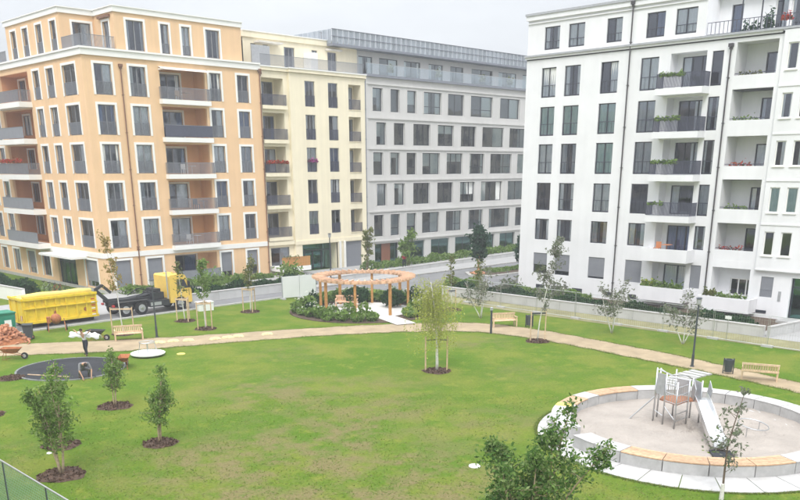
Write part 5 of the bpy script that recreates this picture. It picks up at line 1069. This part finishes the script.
wbx = tag(MB().box(-.6, .6, -.35, .35, .0, .62).box(-.64, .64, -.39, .39, .62, .68).build('white_box', 'white_plastic', None, (35.6, 57.3, 0), -.2), 'white chest standing at the kerb in front of the truck cab', 'box')

# construction fence along the verge
def fence_panel(label, x, y, ln, rz):
    t = thing('site_fence', label, 'fence', (x, y, 0), rz, 'steel mesh site fence panels along the verge')
    MB().tube([(0, 0, .1), (0, 0, 1.9), (ln, 0, 1.9), (ln, 0, .1), (0, 0, .1)], .02, 6).build('frame', 'steel', t); b = MB()
    for i in range(1, int(ln / .16)): b.bar((i * .16, 0, .1), (i * .16, 0, 1.9), .004)
    for z in (.5, .9, 1.3, 1.6): b.bar((0, 0, z), (ln, 0, z), .005)
    b.build('wire_mesh', 'steel', t); MB().prism([(-.35, -.11), (.35, -.11), (.35, .11), (-.35, .11)], 0, .13).build('foot', 'concrete_light', t); return t
for i, lab in enumerate(('site fence panel nearest the street corner', 'second site fence panel from the street corner', 'third site fence panel from the street corner', 'fourth site fence panel from the street corner', 'site fence panel behind the dark lamp post', 'site fence panel right of the lamp post before the ground floor balcony', 'site fence panel before the white ramp wall', 'rightmost site fence panel at the frame edge')):
    fence_panel(lab, 52.6 - .12 * i, 45.0 - 3.55 * i, 3.45, -PI / 2 - .03)
bd = thing('fence_sign', 'small white tag hanging on the fence before the planted balcony', 'sign', (52.05, 22.9, 0)); MB().box(-.02, .02, -.2, .2, 1.35, 1.55).build('plate', 'white_plastic', bd); MB().bar((.03, 0, 0), (.03, 0, 1.6), .03).build('post', 'steel', bd)

# green mesh fence close to the viewer, lower left
nf = thing('mesh_fence', 'green mesh fence with steel top rail in the lower left corner', 'fence', (8.75, 0, 0))
MB().tube([(0, 8, 1.8), (0, 40, 1.8)], .028, 8).build('top_rail', 'steel', nf)
for y in (11, 14, 17, 20, 23.3, 26.5, 29.7, 33): MB().tube([(0, y, 0), (0, y, 1.8)], .03, 8).build('post', 'lamp_dark', nf)
nb = MB()
for i in range(330): y = 8 + i * .097; nb.quad((-.002, y, .05), (-.002, y + .028, .05), (-.002, y + .028, 1.78), (-.002, y, 1.78))
for j in range(18): z = .1 + j * .095; nb.quad((.004, 8, z), (.004, 40, z), (.004, 40, z + .02), (.004, 8, z + .02))
nb.build('netting', 'green_net', nf)

# bicycles by the entrance of the orange block
def bicycle(label, x, y, rz, m):
    t = thing('bicycle', label, 'bicycle', (x, y, .02), rz, 'bicycles parked by the orange block entrance')
    for wx in (-.52, .52):
        o = MB().tube([(wx + .33 * math.cos(a), 0, .34 + .33 * math.sin(a)) for a in [2 * PI * i / 20 for i in range(21)]], .02, 5, False).build('wheel', 'tyre', t); b = MB()
        for k in range(8): a = PI * k / 8; b.bar((wx - .32 * math.cos(a), 0, .34 - .32 * math.sin(a)), (wx + .32 * math.cos(a), 0, .34 + .32 * math.sin(a)), .004)
        b.build('spokes', 'steel', o)
    MB().tube([(-.52, 0, .34), (-.1, 0, .32), (.38, 0, .78), (-.22, 0, .82), (-.1, 0, .32)], .018, 6).tube([(-.52, 0, .34), (-.22, 0, .80)], .012, 6).tube([(.52, 0, .34), (.36, 0, .95)], .018, 6).build('frame', m, t)
    MB().tube([(.36, -.28, 1.0), (.36, 0, .96), (.36, .28, 1.0)], .014, 6).build('handlebar', 'steel', t); MB().tube([(-.24, 0, .82), (-.26, 0, .93)], .014, 6).box(-.38, -.12, -.07, .07, .93, .98).build('saddle', 'tyre', t)
for i, (lab, m) in enumerate((('dark bicycle nearest the canopy of the orange entrance', 'black_metal'), ('red bicycle second from the canopy of the orange entrance', 'cloth_red'), ('dark blue bicycle third from the orange entrance canopy', 'dark_rail'), ('grey bicycle farthest left by the orange block', 'panel_grey'))): bicycle(lab, 31.4, 73.2 + i * 1.1, .25, m)

# ------------------------------------------------------------------ people
def skin_mesh(name, joints, edges, m, parent, sub=2):
    me = bpy.data.meshes.new(name); me.from_pydata([j[:3] for j in joints], edges, []); me.materials.append(MATS[m])
    o = link(name, me, parent); md = o.modifiers.new('skin', 'SKIN'); md.use_smooth_shade = True
    if not me.skin_vertices: me.skin_vertices.new() if hasattr(me.skin_vertices, 'new') else None
    for i, j in enumerate(joints): sv = me.skin_vertices[0].data[i]; sv.radius = (j[3], j[4] if len(j) > 4 else j[3]); sv.use_root = i == 0
    sm = o.modifiers.new('sub', 'SUBSURF'); sm.levels = sub; sm.render_levels = sub; return o
def person(label, loc, rz, J, top, legs, hair='hair', hat=None):
    """J: joint positions (x right, y forward, z up); one continuous body, clothes as children"""
    t = thing('person', label, 'person', loc, rz)
    seq = ['pelvis', 'waist', 'chest', 'neck', 'head', 'crown', 'shL', 'elL', 'wrL', 'haL', 'shR', 'elR', 'wrR', 'haR', 'hipL', 'knL', 'anL', 'toL', 'hipR', 'knR', 'anR', 'toR']
    rad = dict(pelvis=(.135, .10), waist=(.12, .085), chest=(.145, .10), neck=.052, head=(.075, .088), crown=(.065, .075), shL=.062, shR=.062, elL=.044, elR=.044, wrL=.030, wrR=.030, haL=(.038, .02), haR=(.038, .02), hipL=.09, hipR=.09, knL=.06, knR=.06, anL=.042, anR=.042, toL=(.042, .03), toR=(.042, .03))
    E_ = [('pelvis', 'waist'), ('waist', 'chest'), ('chest', 'neck'), ('neck', 'head'), ('head', 'crown')] + [e for s_ in 'LR' for e in (('chest', 'sh' + s_), ('sh' + s_, 'el' + s_), ('el' + s_, 'wr' + s_), ('wr' + s_, 'ha' + s_), ('pelvis', 'hip' + s_), ('hip' + s_, 'kn' + s_), ('kn' + s_, 'an' + s_), ('an' + s_, 'to' + s_))]
    def mk(name, keys, k, m, sub=2):
        idx = {n: i for i, n in enumerate(keys)}; js = []
        for n in keys: r_ = rad[n]; r_ = r_ if isinstance(r_, tuple) else (r_, r_); js.append((*J[n], r_[0] * k, r_[1] * k))
        return skin_mesh(name, js, [(idx[a], idx[b]) for a, b in E_ if a in idx and b in idx], m, t, sub)
    body = mk('body', seq, 1.0, 'skin')
    # fingers: short tapered chains rooted in the palm
    for s_ in 'LR':
        wv, hv_ = Vector(J['wr' + s_]), Vector(J['ha' + s_]); d = (hv_ - wv).normalized(); sdv = d.cross(Vector((0, 0, 1))); sdv = sdv.normalized() if sdv.length > .1 else Vector((1, 0, 0)); nrm = sdv.cross(d)
        b = MB()
        for k, (o_, ln) in enumerate(((-.028, .062), (-.01, .075), (.01, .07), (.027, .055))): p0 = hv_ + sdv * o_; b.tube([p0, p0 + d * ln * .5 - nrm * .006, p0 + d * ln * .8 - nrm * .025], [.0095, .009, .007], 6)
        p0 = hv_ - d * .03 + sdv * .035; b.tube([p0, p0 + sdv * .025 + d * .02, p0 + sdv * .03 + d * .045], [.011, .01, .008], 6); b.build('fingers', 'skin', body)
    mk('shirt', ['pelvis', 'waist', 'chest', 'shL', 'elL', 'shR', 'elR'], 1.14, top); mk('trousers', ['pelvis', 'waist', 'hipL', 'knL', 'anL', 'hipR', 'knR', 'anR'], 1.2, legs)
    for s_ in 'LR': mk('boot', ['an' + s_, 'to' + s_], 1.3, 'boot')
    hc = Vector(J['crown']); hd = Vector(J['head']); f = Vector((J['toL'][0] + J['toR'][0] - J['anL'][0] - J['anR'][0], J['toL'][1] + J['toR'][1] - J['anL'][1] - J['anR'][1], 0)).normalized()
    up_ = (hc - hd).normalized(); f = (f - up_ * f.dot(up_)).normalized(); sd2 = f.cross(up_)
    hm = MB(); n = 14
    for i in range(7):
        th = i / 6 * 1.75
        for j in range(n):
            a = 2 * PI * j / n; v = up_ * math.cos(th) * .125 + (f * math.cos(a) * .105 + sd2 * math.sin(a) * .09) * math.sin(th); lift = max(0, math.cos(a)) * max(0, th - 1.0) * .09
            hm.v.append(tuple(hd + up_ * (.03 + lift) - f * .012 + v))
    for i in range(6):
        for j in range(n): hm.f.append((i * n + j, i * n + (j + 1) % n, i * n + n + (j + 1) % n, i * n + n + j))
    hm.build('hair', hair, t, smooth=True)
    b = MB()
    for s_ in (-1, 1): c = hd + f * .085 + sd2 * s_ * .032 + up_ * .005; b.tube([c, c + f * .006], [.010, .008], 8)
    b.build('eyes', 'hair', body); c = hd + f * .085 - up_ * .02; MB().tube([c + up_ * .03, c + f * .022 - up_ * .01], [.008, .015], 6).build('nose', 'skin', body); c = hd + f * .078 - up_ * .06; MB().bar(c - sd2 * .022, c + sd2 * .022, .01, .008).build('mouth', 'cloth_red', body)
    b = MB()
    for s_ in (-1, 1): c = hd + sd2 * s_ * .078; b.tube([c - up_ * .025, c, c + up_ * .025], [.008, .016, .010], 6)
    b.build('ears', 'skin', body); return t
W_ = dict(pelvis=(0, 0, .86), waist=(0, .05, 1.03), chest=(0, .12, 1.25), neck=(0, .19, 1.40), head=(0, .25, 1.50), crown=(0, .27, 1.59), shL=(-.19, .11, 1.32), elL=(-.42, .12, 1.40), wrL=(-.58, .14, 1.52), haL=(-.64, .15, 1.57), shR=(.19, .11, 1.32), elR=(.40, .14, 1.34), wrR=(.56, .16, 1.46), haR=(.62, .17, 1.51), hipL=(-.1, 0, .80), knL=(-.14, .14, .46), anL=(-.16, .12, .08), toL=(-.18, .27, .035), hipR=(.1, 0, .80), knR=(.15, -.02, .45), anR=(.24, -.2, .10), toR=(.26, -.06, .035))
wk = person('worker in white shirt and dark trousers walking with a white sheet on his shoulders', (21.5, 47.9, .0), R(110), W_, 'cloth_white', 'cloth_dark')
sh = MB(); nx = 14
for i in range(nx + 1):
    for j in range(5): X_ = -1.0 + 2.0 * i / nx; sh.v.append((X_ + .04 * math.sin(j * 3 + i), -.22 + .09 * j + .03 * math.sin(i * 2.1), 1.42 - .16 * abs(X_) ** 1.4 + .10 * abs(X_) - .10 * abs(j - 2) + .05 * math.sin(i * 1.7 + j * 2.3) - .02 * (j - 2) ** 2))
for i in range(nx):
    for j in range(4): q = i * 5 + j; sh.f.append((q, q + 5, q + 6, q + 1))
st = tag(sh.build('plastic_sheet', 'white_plastic', None, (21.5, 47.9, -.02), R(110) + 0, True), 'white crumpled plastic sheet carried across the walking worker\'s shoulders', 'sheet'); st.rotation_euler = (0, 0, R(110) + R(12)); sm = st.modifiers.new('solid', 'SOLIDIFY'); sm.thickness = .02
K_ = dict(pelvis=(0, 0, .34), waist=(0, .12, .48), chest=(0, .30, .60), neck=(0, .42, .62), head=(0, .52, .60), crown=(0, .60, .62), shL=(-.18, .32, .62), elL=(-.24, .45, .36), wrL=(-.18, .55, .12), haL=(-.17, .60, .05), shR=(.18, .32, .62), elR=(.24, .46, .36), wrR=(.17, .58, .12), haR=(.16, .63, .05), hipL=(-.11, 0, .32), knL=(-.20, .36, .36), anL=(-.18, .06, .08), toL=(-.2, .22, .035), hipR=(.11, 0, .32), knR=(.20, .36, .36), anR=(.18, .06, .08), toR=(.2, .22, .035))
person('worker in grey shirt crouching over the edge of the black rubber mat', (18.85, 42.75, .02), R(170), {k: (v[0] * 1.3, v[1] * 1.3, v[2] * 1.3) for k, v in K_.items()}, 'cloth_grey', 'cloth_grey')
tag(MB().bar((0, 0, .02), (-1.35, 2.1, .03), .07, .04).build('levelling_board', 'wood_pale', None, (18.3, 43.2, .03)), 'long thin levelling board lying across the black rubber mat', 'board')
P_ = dict(W_); P_.update(elL=(-.25, .14, 1.08), wrL=(-.22, .3, .95), haL=(-.2, .37, .93), elR=(.25, .14, 1.08), wrR=(.22, .3, .95), haR=(.2, .37, .93))
person('person in red jacket on the pavement behind the pergola', (66.0, 65.6, .11), R(-60), P_, 'cloth_red', 'cloth_dark')

# ------------------------------------------------------------------ neighbouring blocks just outside the view (mirrored in the window panes)
mat('neighbour_plaster', (.50, .44, .37), .9, .3, .08)
structure('side_street', MB().sheet([(100, -60), (260, -60), (260, 49.4), (100, 49.4)], .01), 'asphalt'); structure('left_street', MB().sheet([(-40, 61.1), (23, 61.1), (23, 92), (-40, 92)], .01), 'asphalt')
for x0, x1, y0, y1, hh in ((-60, 26, 92, 106, 21), (118, 175, 4, 19, 21), (-60, -46, 20, 90, 20), (98, 112, -45, 27, 21), (40, 96, -60, -46, 19), (-30, 30, -60, -46, 21)):
    b = structure('neighbouring_block', MB().box(0, x1 - x0, 0, y1 - y0, 0, hh), 'neighbour_plaster', loc=(x0, y0, 0)); wb_ = MB()
    for k in range(6):
        z = 1.2 + k * 3.2
        for i in range(int((x1 - x0) / 3.2)): X_ = 1 + i * 3.2; wb_.box(X_, X_ + 1.4, -.05, .02, z, z + 2).box(X_, X_ + 1.4, y1 - y0 - .02, y1 - y0 + .05, z, z + 2)
        for i in range(int((y1 - y0) / 3.2)): Y_ = 1 + i * 3.2; wb_.box(-.05, .02, Y_, Y_ + 1.4, z, z + 2).box(x1 - x0 - .02, x1 - x0 + .05, Y_, Y_ + 1.4, z, z + 2)
    w_ = wb_.build('windows', 'dark_frame', b); w_['kind'] = 'stuff'

# ------------------------------------------------------------------ thin pale haze in the air
hz = bpy.data.materials.new('haze'); hz.use_nodes = True; ht = hz.node_tree; ht.nodes.clear()
ho = ht.nodes.new('ShaderNodeOutputMaterial'); hv2 = ht.nodes.new('ShaderNodeVolumePrincipled'); hv2.inputs['Density'].default_value = HAZE; hv2.inputs['Color'].default_value = (.97, .98, 1, 1); hv2.inputs['Anisotropy'].default_value = .2
ht.links.new(hv2.outputs[0], ho.inputs['Volume']); MATS['haze'] = hz
tag(MB().box(-352, 452, -352, 452, -1, 26).build('haze', 'haze'), kind='stuff')
